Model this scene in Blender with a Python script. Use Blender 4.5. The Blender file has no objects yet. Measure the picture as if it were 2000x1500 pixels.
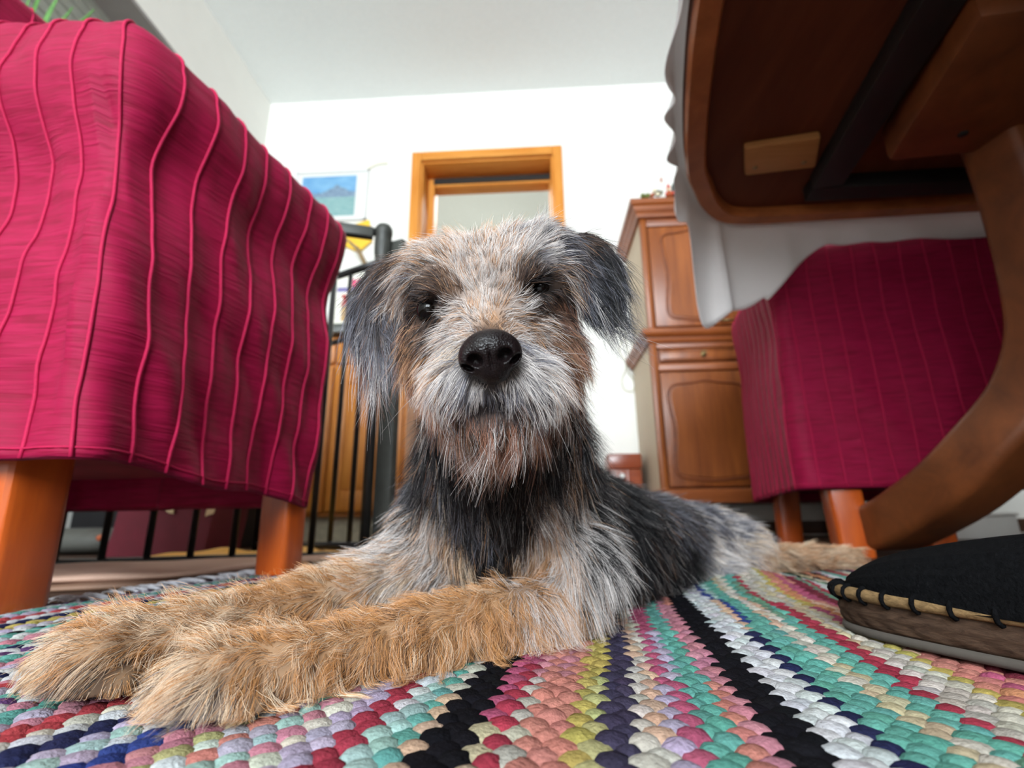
import bpy, bmesh, math
import numpy as np
from mathutils import Vector, Matrix, kdtree

SC = bpy.context.scene
COL = SC.collection
rng = np.random.default_rng(7)

# ------------------------------------------------------------------ camera, light, exposure
F = 980.0
PITCH, YAW, ROLL, CAMH = math.radians(15.1), math.radians(3.0), math.radians(-.65), .075
def _axes():
    cy, sy = math.cos(YAW), math.sin(YAW)
    fwd = np.array([-sy * math.cos(PITCH), cy * math.cos(PITCH), math.sin(PITCH)])
    right = np.array([cy, sy, 0.]); up = np.cross(right, fwd)
    c, s = math.cos(ROLL), math.sin(ROLL)
    return c * right + s * up, -s * right + c * up, fwd
AR, AU, AF = _axes()
CAM = np.array([0, 0, CAMH])
cam_d = bpy.data.cameras.new('camera')
cam = bpy.data.objects.new('camera', cam_d); COL.objects.link(cam)
cam.matrix_world = Matrix([[AR[0], AU[0], -AF[0], CAM[0]], [AR[1], AU[1], -AF[1], CAM[1]], [AR[2], AU[2], -AF[2], CAM[2]], [0, 0, 0, 1]])
cam_d.sensor_width = 36.0
cam_d.lens = F / 2000 * 36
cam_d.clip_start = .01
cam_d.dof.use_dof = True
cam_d.dof.focus_distance = .245
cam_d.dof.aperture_fstop = 8.0
SC.camera = cam
SC.view_settings.view_transform = 'Standard'
SC.view_settings.look = 'None'
SC.view_settings.gamma = 1.0
SC.view_settings.use_curve_mapping = False
SC.view_settings.exposure = 0.0
SC.cycles.use_denoising = True
SC.cycles.max_bounces = 8
SC.cycles.diffuse_bounces = 5
SC.cycles.glossy_bounces = 3
SC.cycles.transparent_max_bounces = 8
SC.cycles.sample_clamp_indirect = 6.0

world = bpy.data.worlds.new('world'); SC.world = world
world.use_nodes = True
wn = world.node_tree.nodes['Background']
wn.inputs[0].default_value = (.75, .87, 1.0, 1); wn.inputs[1].default_value = 1.2

def area(name, loc, target, sx, sy, power, color):
    d = bpy.data.lights.new(name, 'AREA'); d.shape = 'RECTANGLE'; d.size = sx; d.size_y = sy
    d.energy = power; d.color = color
    o = bpy.data.objects.new(name, d); COL.objects.link(o)
    o.location = loc
    o.rotation_euler = (Vector(target) - Vector(loc)).to_track_quat('-Z', 'Y').to_euler()
    return o
# daylight through the big window behind the camera, added unseen light to brighten the corridor
area('daylight', (-.40, -3.32, 1.62), (-.22, 0, 1.2), 1.9, 1.45, 300, (.86, .94, 1.0))
area('corridor_light', (-.4, 3.3, 2.38), (-.3, 3.3, 0), .5, .5, 19, (.95, 1, .98))

# ------------------------------------------------------------------ helpers
def at(px, py, D=None, Y=None, Z=None):
    """a pixel of the 2000x1500 photograph and a distance -> a point of the room"""
    d = AF + (px - 1000) / F * AR - (py - 750) / F * AU
    t = D if D is not None else (Y / d[1] if Y is not None else (Z - CAMH) / d[2])
    return CAM + t * d

def tag(o, label, cat=None, group=None, kind=None):
    if label: o['label'] = label
    if cat: o['category'] = cat
    if group: o['group'] = group
    if kind: o['kind'] = kind
    return o
def thing(name, label, cat, loc=(0, 0, 0), group=None):
    o = bpy.data.objects.new(name, None); COL.objects.link(o)
    o.location = loc
    o.empty_display_size = .05
    return tag(o, label, cat, group)
def wloc(o):
    v = np.zeros(3)
    while o is not None:
        v += np.array(o.location); o = o.parent
    return v
def mesh_obj(name, V, Fs, mat, parent=None, smooth=True, kind=None, label=None):
    """verts in room coordinates; the parent's place is taken off so that it may be moved as one"""
    V = np.asarray(V, float)
    me = bpy.data.meshes.new(name)
    me.from_pydata((V - wloc(parent)).tolist() if parent else V.tolist(), [], [list(map(int, f)) for f in Fs])
    if smooth:
        me.polygons.foreach_set('use_smooth', np.ones(len(me.polygons), bool))
    me.update()
    if mat: me.materials.append(mat)
    o = bpy.data.objects.new(name, me); COL.objects.link(o)
    if parent: o.parent = parent
    return tag(o, label, kind=kind)
def bm_obj(name, bm, mat, parent=None, smooth=False, kind=None, label=None):
    bm.verts.ensure_lookup_table(); bm.verts.index_update()
    V = [v.co[:] for v in bm.verts]; Fs = [[v.index for v in f.verts] for f in bm.faces]
    bm.free()
    o = mesh_obj(name, V, Fs, mat, parent, smooth, kind, label)
    return o
def struct(o, label=None):
    o['kind'] = 'structure'
    if label: o['label'] = label
    return o
def shade_angle(o, ang=40):
    me = o.data
    me.polygons.foreach_set('use_smooth', np.ones(len(me.polygons), bool))
    bm = bmesh.new(); bm.from_mesh(me)
    for e in bm.edges:
        e.smooth = not (len(e.link_faces) == 2 and e.calc_face_angle(0) > math.radians(ang))
    bm.to_mesh(me); bm.free()
    return o

def add_box(bm, lo, hi, M=None, bevel=0.0, seg=2):
    lo, hi = np.array(lo, float), np.array(hi, float)
    c, s = (lo + hi) / 2, (hi - lo)
    r = bmesh.ops.create_cube(bm, size=1.0)
    vs = r['verts']
    for v in vs: v.co = Vector((v.co.x * s[0] + c[0], v.co.y * s[1] + c[1], v.co.z * s[2] + c[2]))
    if bevel:
        es = list({e for v in vs for e in v.link_edges})
        r2 = bmesh.ops.bevel(bm, geom=es, offset=bevel, segments=seg, affect='EDGES', profile=.5)
        vs = list({v for f in r2['faces'] for v in f.verts} | {v for v in vs if v.is_valid})
    if M is not None:
        bmesh.ops.transform(bm, matrix=M, verts=vs)
    return vs
def box(name, lo, hi, mat, parent=None, M=None, bevel=0.0, seg=2, label=None):
    bm = bmesh.new(); add_box(bm, lo, hi, M, bevel, seg)
    o = bm_obj(name, bm, mat, parent, label=label)
    return shade_angle(o, 35) if bevel else o

def frames(P, up=(0, 0, 1)):
    P = np.asarray(P, float)
    T = np.gradient(P, axis=0); T /= np.linalg.norm(T, axis=1)[:, None] + 1e-12
    up = np.asarray(up, float)
    N = np.cross(T, up); n = np.linalg.norm(N, axis=1)
    bad = n < 1e-3
    if bad.any(): N[bad] = np.cross(T[bad], np.array([1., .2, 0]))
    N /= np.linalg.norm(N, axis=1)[:, None]
    for i in range(1, len(N)):
        if N[i] @ N[i - 1] < 0: N[i] = -N[i]
    B = np.cross(T, N)
    return T, N, B
def sweep(P, prof, up=(0, 0, 1), scale=None, closed=False, cap=True):
    """prof: (m,2) section swept along P -> verts, faces"""
    P = np.asarray(P, float); prof = np.asarray(prof, float)
    T, N, B = frames(P, up)
    n, m = len(P), len(prof)
    sc = np.ones(n) if scale is None else np.asarray(scale, float)
    V = P[:, None, :] + sc[:, None, None] * (prof[None, :, 0, None] * N[:, None, :] + prof[None, :, 1, None] * B[:, None, :])
    V = V.reshape(-1, 3)
    Fs = []
    for i in range(n - (0 if closed else 1)):
        j = (i + 1) % n
        for k in range(m):
            l = (k + 1) % m
            Fs.append((i * m + k, i * m + l, j * m + l, j * m + k))
    if cap and not closed:
        Fs.append(tuple(range(m - 1, -1, -1))); Fs.append(tuple(range((n - 1) * m, n * m)))
    return V, Fs
def circ(r, k=8):
    a = np.arange(k) * 2 * np.pi / k
    return np.stack([np.cos(a) * r, np.sin(a) * r], 1)
def rrect(w, h, r=.006, k=3):
    out = []
    for cx, cy, a0 in ((w / 2 - r, h / 2 - r, 0), (-w / 2 + r, h / 2 - r, 90), (-w / 2 + r, -h / 2 + r, 180), (w / 2 - r, -h / 2 + r, 270)):
        for i in range(k + 1):
            a = math.radians(a0 + 90 * i / k); out.append((cx + r * math.cos(a), cy + r * math.sin(a)))
    return np.array(out)
def tube(name, P, r, mat, parent=None, k=8, up=(0, 0, 1), scale=None, label=None):
    V, Fs = sweep(P, circ(r, k), up, scale)
    return mesh_obj(name, V, Fs, mat, parent, label=label)
def join(parts):
    V, Fs, o = [], [], 0
    for v, f in parts:
        V.append(np.asarray(v)); Fs += [tuple(int(i) + o for i in q) for q in f]; o += len(v)
    return np.concatenate(V), Fs
def spline(pts, n):
    """Catmull-Rom through pts"""
    P = np.asarray(pts, float); P = np.vstack([2 * P[0] - P[1], P, 2 * P[-1] - P[-2]])
    out = []; m = len(P) - 3
    for t in np.linspace(0, m - 1e-9, n):
        i = int(t); u = t - i; a, b, c, d = P[i:i + 4]
        out.append(.5 * (2 * b + (c - a) * u + (2 * a - 5 * b + 4 * c - d) * u * u + (3 * b - a - 3 * c + d) * u ** 3))
    return np.array(out)
def lathe(prof, loc, k=20):
    prof = np.asarray(prof, float); V = []; Fs = []
    for r, z in prof:
        for i in range(k):
            a = 2 * math.pi * i / k; V.append((loc[0] + r * math.cos(a), loc[1] + r * math.sin(a), loc[2] + z))
    for j in range(len(prof) - 1):
        for i in range(k):
            l = (i + 1) % k; Fs.append((j * k + i, j * k + l, (j + 1) * k + l, (j + 1) * k + i))
    Fs.append(tuple(range(k - 1, -1, -1))); Fs.append(tuple(range((len(prof) - 1) * k, len(prof) * k)))
    return np.array(V), Fs
def prism(poly, lo, hi, axis='z'):
    """polygon (n,2) pulled from lo to hi along an axis: z (xy), y (xz) or x (yz)"""
    poly = np.asarray(poly, float); n = len(poly); V = []
    for h in (lo, hi):
        for a, b in poly:
            V.append((a, b, h) if axis == 'z' else ((a, h, b) if axis == 'y' else (h, a, b)))
    Fs = [tuple(range(n - 1, -1, -1)), tuple(range(n, 2 * n))]
    Fs += [(i, (i + 1) % n, n + (i + 1) % n, n + i) for i in range(n)]
    return np.array(V), Fs
def fbm1(x, seed, octs=4):
    r = np.random.default_rng(seed); out = 0 * x
    for o in range(octs):
        out = out + np.sin(x * (1.7 ** o) + r.uniform(0, 6.28)) / 1.5 ** o
    return out / 2
def fbm2(x, y, seed, octs=5):
    r = np.random.default_rng(seed); out = 0 * x
    for o in range(octs):
        for q in range(2):
            a = r.uniform(0, 6.28); f = 1.8 ** o
            out = out + np.sin((x * math.cos(a) + y * math.sin(a)) * f + r.uniform(0, 6.28)) / 1.6 ** o
    return out / 3

# ------------------------------------------------------------------ materials
def lin(c):
    """sRGB 0-255 -> linear"""
    c = np.array(c, float) / 255
    return tuple(np.where(c <= .04045, c / 12.92, ((c + .055) / 1.055) ** 2.4))
def new_mat(name):
    m = bpy.data.materials.new(name); m.use_nodes = True
    nt = m.node_tree; b = nt.nodes['Principled BSDF']
    return m, nt, b
def mat_plain(name, col, rough=.6, spec=.4, metal=0, noise=.08, nscale=30, bump=0.0, bscale=200, sheen=0):
    m, nt, b = new_mat(name)
    b.inputs['Roughness'].default_value = rough; b.inputs['Metallic'].default_value = metal
    b.inputs['Specular IOR Level'].default_value = spec
    if sheen: b.inputs['Sheen Weight'].default_value = sheen
    tc = nt.nodes.new('ShaderNodeTexCoord')
    n = nt.nodes.new('ShaderNodeTexNoise'); n.inputs['Scale'].default_value = nscale; n.inputs['Detail'].default_value = 4
    r = nt.nodes.new('ShaderNodeValToRGB')
    c = np.array(col)
    r.color_ramp.elements[0].position = .3; r.color_ramp.elements[1].position = .7
    r.color_ramp.elements[0].color = (*np.clip(c * (1 - noise), 0, 1), 1); r.color_ramp.elements[1].color = (*np.clip(c * (1 + noise), 0, 1), 1)
    nt.links.new(tc.outputs['Object'], n.inputs['Vector']); nt.links.new(n.outputs['Fac'], r.inputs['Fac']); nt.links.new(r.outputs['Color'], b.inputs['Base Color'])
    if bump:
        n2 = nt.nodes.new('ShaderNodeTexNoise'); n2.inputs['Scale'].default_value = bscale; n2.inputs['Detail'].default_value = 3
        bp = nt.nodes.new('ShaderNodeBump'); bp.inputs['Strength'].default_value = bump; bp.inputs['Distance'].default_value = .002
        nt.links.new(tc.outputs['Object'], n2.inputs['Vector']); nt.links.new(n2.outputs['Fac'], bp.inputs['Height']); nt.links.new(bp.outputs['Normal'], b.inputs['Normal'])
    return m
def mat_wood(name, c0, c1, stretch=(40, 40, 3), rough=.4, spec=.4, bump=.1, coat=0):
    m, nt, b = new_mat(name)
    b.inputs['Roughness'].default_value = rough; b.inputs['Specular IOR Level'].default_value = spec
    if coat: b.inputs['Coat Weight'].default_value = coat; b.inputs['Coat Roughness'].default_value = .2
    tc = nt.nodes.new('ShaderNodeTexCoord'); mp = nt.nodes.new('ShaderNodeMapping'); mp.inputs['Scale'].default_value = stretch
    n = nt.nodes.new('ShaderNodeTexNoise'); n.inputs['Scale'].default_value = 1; n.inputs['Detail'].default_value = 6; n.inputs['Roughness'].default_value = .65; n.inputs['Distortion'].default_value = .6
    r = nt.nodes.new('ShaderNodeValToRGB')
    r.color_ramp.elements[0].position = .3; r.color_ramp.elements[1].position = .72
    r.color_ramp.elements[0].color = (*c0, 1); r.color_ramp.elements[1].color = (*c1, 1)
    bp = nt.nodes.new('ShaderNodeBump'); bp.inputs['Strength'].default_value = bump; bp.inputs['Distance'].default_value = .001
    L = nt.links.new
    L(tc.outputs['Object'], mp.inputs['Vector']); L(mp.outputs['Vector'], n.inputs['Vector']); L(n.outputs['Fac'], r.inputs['Fac'])
    L(r.outputs['Color'], b.inputs['Base Color']); L(n.outputs['Fac'], bp.inputs['Height']); L(bp.outputs['Normal'], b.inputs['Normal'])
    return m
def mat_crepe(name, c0, c1):
    """crinkled cotton: fine level crinkles with smooth bands between"""
    m, nt, b = new_mat(name)
    b.inputs['Roughness'].default_value = .62; b.inputs['Specular IOR Level'].default_value = .14
    b.inputs['Sheen Weight'].default_value = .03; b.inputs['Sheen Roughness'].default_value = .4
    tc = nt.nodes.new('ShaderNodeTexCoord'); mp = nt.nodes.new('ShaderNodeMapping'); mp.inputs['Scale'].default_value = (16, 16, 210)
    n = nt.nodes.new('ShaderNodeTexNoise'); n.inputs['Scale'].default_value = 1; n.inputs['Detail'].default_value = 3; n.inputs['Distortion'].default_value = .9
    n3 = nt.nodes.new('ShaderNodeTexNoise'); n3.inputs['Scale'].default_value = 9; n3.inputs['Detail'].default_value = 2
    mu = nt.nodes.new('ShaderNodeMath'); mu.operation = 'MULTIPLY'
    r3 = nt.nodes.new('ShaderNodeValToRGB'); r3.color_ramp.elements[0].position = .38; r3.color_ramp.elements[1].position = .62
    r3.color_ramp.elements[0].color = (.25, .25, .25, 1)
    r = nt.nodes.new('ShaderNodeValToRGB'); r.color_ramp.elements[0].position = .3; r.color_ramp.elements[1].position = .65
    r.color_ramp.elements[0].color = (*c0, 1); r.color_ramp.elements[1].color = (*c1, 1)
    bp = nt.nodes.new('ShaderNodeBump'); bp.inputs['Strength'].default_value = .75; bp.inputs['Distance'].default_value = .003
    L = nt.links.new
    L(tc.outputs['Object'], mp.inputs['Vector']); L(mp.outputs['Vector'], n.inputs['Vector']); L(tc.outputs['Object'], n3.inputs['Vector'])
    L(n3.outputs['Fac'], r3.inputs['Fac']); L(n.outputs['Fac'], mu.inputs[0]); L(r3.outputs['Color'], mu.inputs[1])
    L(n.outputs['Fac'], r.inputs['Fac']); L(r.outputs['Color'], b.inputs['Base Color'])
    L(mu.outputs[0], bp.inputs['Height']); L(bp.outputs['Normal'], b.inputs['Normal'])
    return m
def mat_attr(name, rough=.8, spec=.2, bump=0, bscale=600, speck=0.0):
    m, nt, b = new_mat(name)
    b.inputs['Roughness'].default_value = rough; b.inputs['Specular IOR Level'].default_value = spec
    a = nt.nodes.new('ShaderNodeAttribute'); a.attribute_name = 'tint'
    nt.links.new(a.outputs['Color'], b.inputs['Base Color'])
    if speck:
        t0 = nt.nodes.new('ShaderNodeTexCoord'); n0 = nt.nodes.new('ShaderNodeTexNoise'); n0.inputs['Scale'].default_value = 420; n0.inputs['Detail'].default_value = 4
        r0 = nt.nodes.new('ShaderNodeMapRange'); r0.inputs['From Min'].default_value = .3; r0.inputs['From Max'].default_value = .7; r0.inputs['To Min'].default_value = 1 - speck; r0.inputs['To Max'].default_value = 1 + speck
        v0 = nt.nodes.new('ShaderNodeVectorMath'); v0.operation = 'SCALE'
        nt.links.new(t0.outputs['Object'], n0.inputs['Vector']); nt.links.new(n0.outputs['Fac'], r0.inputs['Value']); nt.links.new(a.outputs['Color'], v0.inputs[0]); nt.links.new(r0.outputs['Result'], v0.inputs['Scale']); nt.links.new(v0.outputs[0], b.inputs['Base Color'])
    if bump:
        tc = nt.nodes.new('ShaderNodeTexCoord')
        n2 = nt.nodes.new('ShaderNodeTexNoise'); n2.inputs['Scale'].default_value = bscale; n2.inputs['Detail'].default_value = 3
        bp = nt.nodes.new('ShaderNodeBump'); bp.inputs['Strength'].default_value = bump; bp.inputs['Distance'].default_value = .001
        nt.links.new(tc.outputs['Object'], n2.inputs['Vector']); nt.links.new(n2.outputs['Fac'], bp.inputs['Height']); nt.links.new(bp.outputs['Normal'], b.inputs['Normal'])
    return m

M = {}
M['wall'] = mat_plain('wall_paint', (.90, .89, .84), .9, .1, noise=.015, nscale=8, bump=.15, bscale=400)
M['ceiling'] = mat_plain('ceiling_paint', (.91, .945, .93), .9, .1, noise=.015, nscale=60, bump=.2, bscale=500)
M['floor'] = mat_wood('floor_wood', (.035, .018, .010), (.08, .04, .022), (30, 2, 30), .45)
M['baseboard'] = mat_wood('baseboard_wood', (.05, .022, .012), (.10, .045, .022), (2, 30, 30), .5)
M['door_wood'] = mat_wood('door_casing_wood', lin((205, 125, 45)), lin((235, 165, 80)), (30, 30, 2.5), .6, .2)
M['door_wood_level'] = mat_wood('door_casing_wood_level', lin((205, 125, 45)), lin((235, 165, 80)), (2.5, 30, 30), .6, .2)
M['seal'] = mat_plain('rubber_seal', (.02, .018, .016), .6)
M['pine'] = mat_wood('pine', lin((190, 110, 40)), lin((225, 150, 65)), (28, 28, 2.5), .42)
M['counter'] = mat_plain('worktop', (.06, .065, .055), .35, .5, noise=.3, nscale=300)
M['cabinet'] = mat_wood('cabinet_wood', lin((116, 58, 24)), lin((164, 92, 40)), (26, 26, 2.2), .36, .5)
M['cabinet_level'] = mat_wood('cabinet_wood_level', lin((118, 58, 24)), lin((168, 92, 40)), (2.2, 26, 26), .36, .5)
M['cabinet_dark'] = mat_wood('cabinet_moulding', lin((98, 46, 20)), lin((140, 74, 34)), (2.2, 26, 26), .4, .5)
M['cabinet_side'] = mat_plain('cabinet_side', lin((205, 190, 165)), .6, noise=.03, nscale=6)
M['brass'] = mat_plain('old_brass', (.35, .26, .12), .35, metal=.9)
M['leg_wood'] = mat_wood('cherry_leg', lin((158, 60, 12)), lin((204, 94, 28)), (30, 30, 3), .3, .55, coat=.3)
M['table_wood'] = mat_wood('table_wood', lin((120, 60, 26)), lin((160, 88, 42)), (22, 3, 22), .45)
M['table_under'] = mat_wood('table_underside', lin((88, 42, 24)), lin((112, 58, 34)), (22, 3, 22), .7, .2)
M['table_rim'] = mat_wood('table_rim_wood', lin((92, 48, 22)), lin((128, 70, 34)), (12, 12, 12), .45)  # leg and base plate wood, with the shade under the table mixed in
M['rim'] = mat_wood('table_edge_wood', lin((150, 82, 40)), lin((190, 112, 60)), (12, 12, 12), .45)  # same table wood in a lighter, lit tone for the rim
M['cleat'] = mat_wood('cleat_wood', lin((170, 115, 65)), lin((200, 142, 88)), (3, 25, 25), .6, .2)
M['rail'] = mat_plain('rail_dark', (.012, .010, .009), .6)
M['cloth'] = mat_plain('white_cloth', (.80, .78, .78), .85, .1, noise=.02, bump=.1, bscale=900, sheen=.1)
_m = M['cloth']; _nt = _m.node_tree; _b = _nt.nodes['Principled BSDF']; _o = _nt.nodes['Material Output']
_t = _nt.nodes.new('ShaderNodeBsdfTranslucent'); _t.inputs['Color'].default_value = (.80, .76, .74, 1)
_x = _nt.nodes.new('ShaderNodeMixShader'); _x.inputs[0].default_value = .35
_nt.links.new(_b.outputs[0], _x.inputs[1]); _nt.links.new(_t.outputs[0], _x.inputs[2]); _nt.links.new(_x.outputs[0], _o.inputs['Surface'])
M['crepe'] = mat_crepe('red_crepe', lin((122, 7, 42)), lin((148, 15, 60)))
M['cord'] = mat_plain('red_cord', lin((168, 22, 66)), .7, .2, noise=.12, nscale=400)
M['crepe_dark'] = mat_crepe('red_crepe_inside', lin((110, 8, 30)), lin((130, 14, 40)))
M['gate'] = mat_plain('gate_enamel', (.016, .016, .015), .32, .6, noise=.2)
M['gate_plastic'] = mat_plain('gate_plastic', (.04, .042, .036), .5, .4, noise=.15)
M['panelling'] = mat_wood('panelling', (.05, .028, .016), (.10, .055, .03), (20, 20, 2), .5)  # dark wood made up so the unseen right wall absorbs bounce light
# ------------------------------------------------------------------ the room
BACK, LEFT, RIGHT, FRONT, CEIL = 2.38, -1.55, 2.6, -3.45, 2.49
struct(box('floor', (LEFT - .3, FRONT - .2, -.08), (RIGHT + .2, 4.3, -.007), M['floor']), 'dark brown floor under the rug and furniture')
struct(box('ceiling', (LEFT - .3, FRONT - .2, CEIL), (RIGHT + .2, 4.3, CEIL + .1), M['ceiling']), 'white ceiling')
def wall_with_hole(name, axis, pos, thick, a0, a1, hole, label):
    """hole = (a_lo, a_hi, z_lo, z_hi)"""
    bm = bmesh.new(); h0, h1, z0, z1 = hole
    for lo, hi, zl, zh in ((a0, h0, -.02, CEIL), (h1, a1, -.02, CEIL), (h0, h1, z1, CEIL), (h0, h1, 0, z0)):
        if zh - zl < 1e-4: continue
        if axis == 'y': add_box(bm, (lo, pos, zl), (hi, pos + thick, zh))
        else: add_box(bm, (pos, lo, zl), (pos + thick, hi, zh))
    return struct(bm_obj(name, bm, M['wall']), label)
DX0, DX1, DZ = -.625, .118, 2.035
wall_with_hole('wall_back', 'y', BACK, .22, LEFT - .3, RIGHT + .2, (DX0, DX1, 0, DZ), 'white wall with the doorway')
wall_with_hole('wall_left', 'x', LEFT - .22, .22, FRONT, BACK, (.45, 1.95, .95, 2.07), 'white wall beyond the red chair')
wall_with_hole('wall_front', 'y', FRONT - .2, .2, LEFT - .3, RIGHT + .2, (-1.40, .55, .88, 2.38), 'white wall with the big window')
struct(box('wall_right', (RIGHT, FRONT, 0), (RIGHT + .2, BACK, CEIL), M['panelling']), 'dark wood panelled wall beyond the table')
# corridor beyond the doorway
struct(box('wall_corridor', (LEFT, 3.95, 0), (1.6, 4.05, CEIL), M['wall']), 'pale corridor wall seen through the doorway')
struct(box('wall_corridor_left', (LEFT - .1, 2.62, 0), (LEFT, 3.95, CEIL), M['wall']))
struct(box('wall_corridor_right', (1.6, 2.62, 0), (1.7, 3.95, CEIL), M['wall']))
struct(box('baseboard_back', (.12 + .06, BACK - .014, 0), (RIGHT, BACK - .001, .055), M['baseboard'], bevel=.003), 'dark brown baseboard')
# windows (the big one behind the camera; the shuttered one over the armchair)
wf = M['cloth']
M['frame_white'] = mat_plain('frame_white', (.75, .75, .73), .4, noise=.01)
w1 = struct(bpy.data.objects.new('window_1', None), 'big white framed window'); COL.objects.link(w1); w1.location = (-.525, FRONT, .88)
for nm, lo, hi in (('sill', (-1.54, FRONT - .18, .85), (.5, FRONT + .1, .88)), ('frame', (-1.50, FRONT - .14, .88), (-1.44, FRONT - .08, 2.38)), ('frame', (.39, FRONT - .14, .88), (.45, FRONT - .08, 2.38)),
                   ('frame', (-1.44, FRONT - .14, 2.32), (.39, FRONT - .08, 2.38)), ('frame', (-1.44, FRONT - .14, .88), (.39, FRONT - .08, .94)), ('mullion', (-.555, FRONT - .14, .94), (-.495, FRONT - .08, 2.32))):
    box(nm, lo, hi, M['frame_white'], w1, bevel=.004)
w2 = struct(bpy.data.objects.new('window_2', None), 'shuttered window niche in the white wall'); COL.objects.link(w2); w2.location = (LEFT, 1.2, .95)
M['shutter'] = mat_plain('shutter_grey', lin((150, 152, 142)), .6, noise=.03)
M['soffit'] = mat_plain('soffit_grey', lin((150, 145, 142)), .8, noise=.03)
for i in range(22):
    z = .96 + i * .05
    box('slat', (LEFT - .16, .46, z), (LEFT - .145, 1.94, z + .047), M['shutter'], w2, bevel=.005, seg=1)
box('soffit', (LEFT - .2, .45, 2.05), (LEFT + .004, 1.95, 2.068), M['soffit'], w2)
box('sill', (LEFT - .2, .42, .93), (LEFT + .12, 1.98, .955), M['frame_white'], w2, bevel=.004)
# doorway: casing, jamb lining, stop strip and the second frame set deeper
d1 = struct(bpy.data.objects.new('door_1', None), 'orange wood door frame around an open doorway'); COL.objects.link(d1); d1.location = ((DX0 + DX1) / 2, BACK, 0)
cw = .05
def casing(lo, hi, mat, nm='casing'):
    box(nm, lo, hi, mat, d1, bevel=.005, seg=2)
casing((DX0 - cw, BACK - .018, -.007), (DX0 + .004, BACK + .004, DZ + cw), M['door_wood'])
casing((DX1 - .004, BACK - .018, 0), (DX1 + cw, BACK + .004, DZ + cw), M['door_wood'])
casing((DX0 + .004, BACK - .018, DZ - .004), (DX1 - .004, BACK + .004, DZ + cw), M['door_wood_level'])
casing((DX0 - .001, BACK + .004, 0), (DX0 + .014, BACK + .14, DZ), M['door_wood'], 'jamb')
casing((DX1 - .014, BACK + .004, 0), (DX1 + .001, BACK + .14, DZ), M['door_wood'], 'jamb')
casing((DX0 + .014, BACK + .004, DZ - .014), (DX1 - .014, BACK + .14, DZ), M['door_wood_level'], 'head_jamb')
box('seal', (DX0 + .045, BACK + .137, DZ - .05), (DX1 - .014, BACK + .146, DZ - .014), M['seal'], d1)
casing((DX0 + .001, BACK + .14, 0), (DX0 + .05, BACK + .235, DZ - .014), M['door_wood'], 'stop')
casing((DX1 - .022, BACK + .14, 0), (DX1 - .001, BACK + .235, DZ - .014), M['door_wood'], 'stop')
casing((DX0 + .05, BACK + .146, DZ - .062), (DX1 - .022, BACK + .235, DZ - .03), M['door_wood_level'], 'head_stop')
FUR = True
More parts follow.
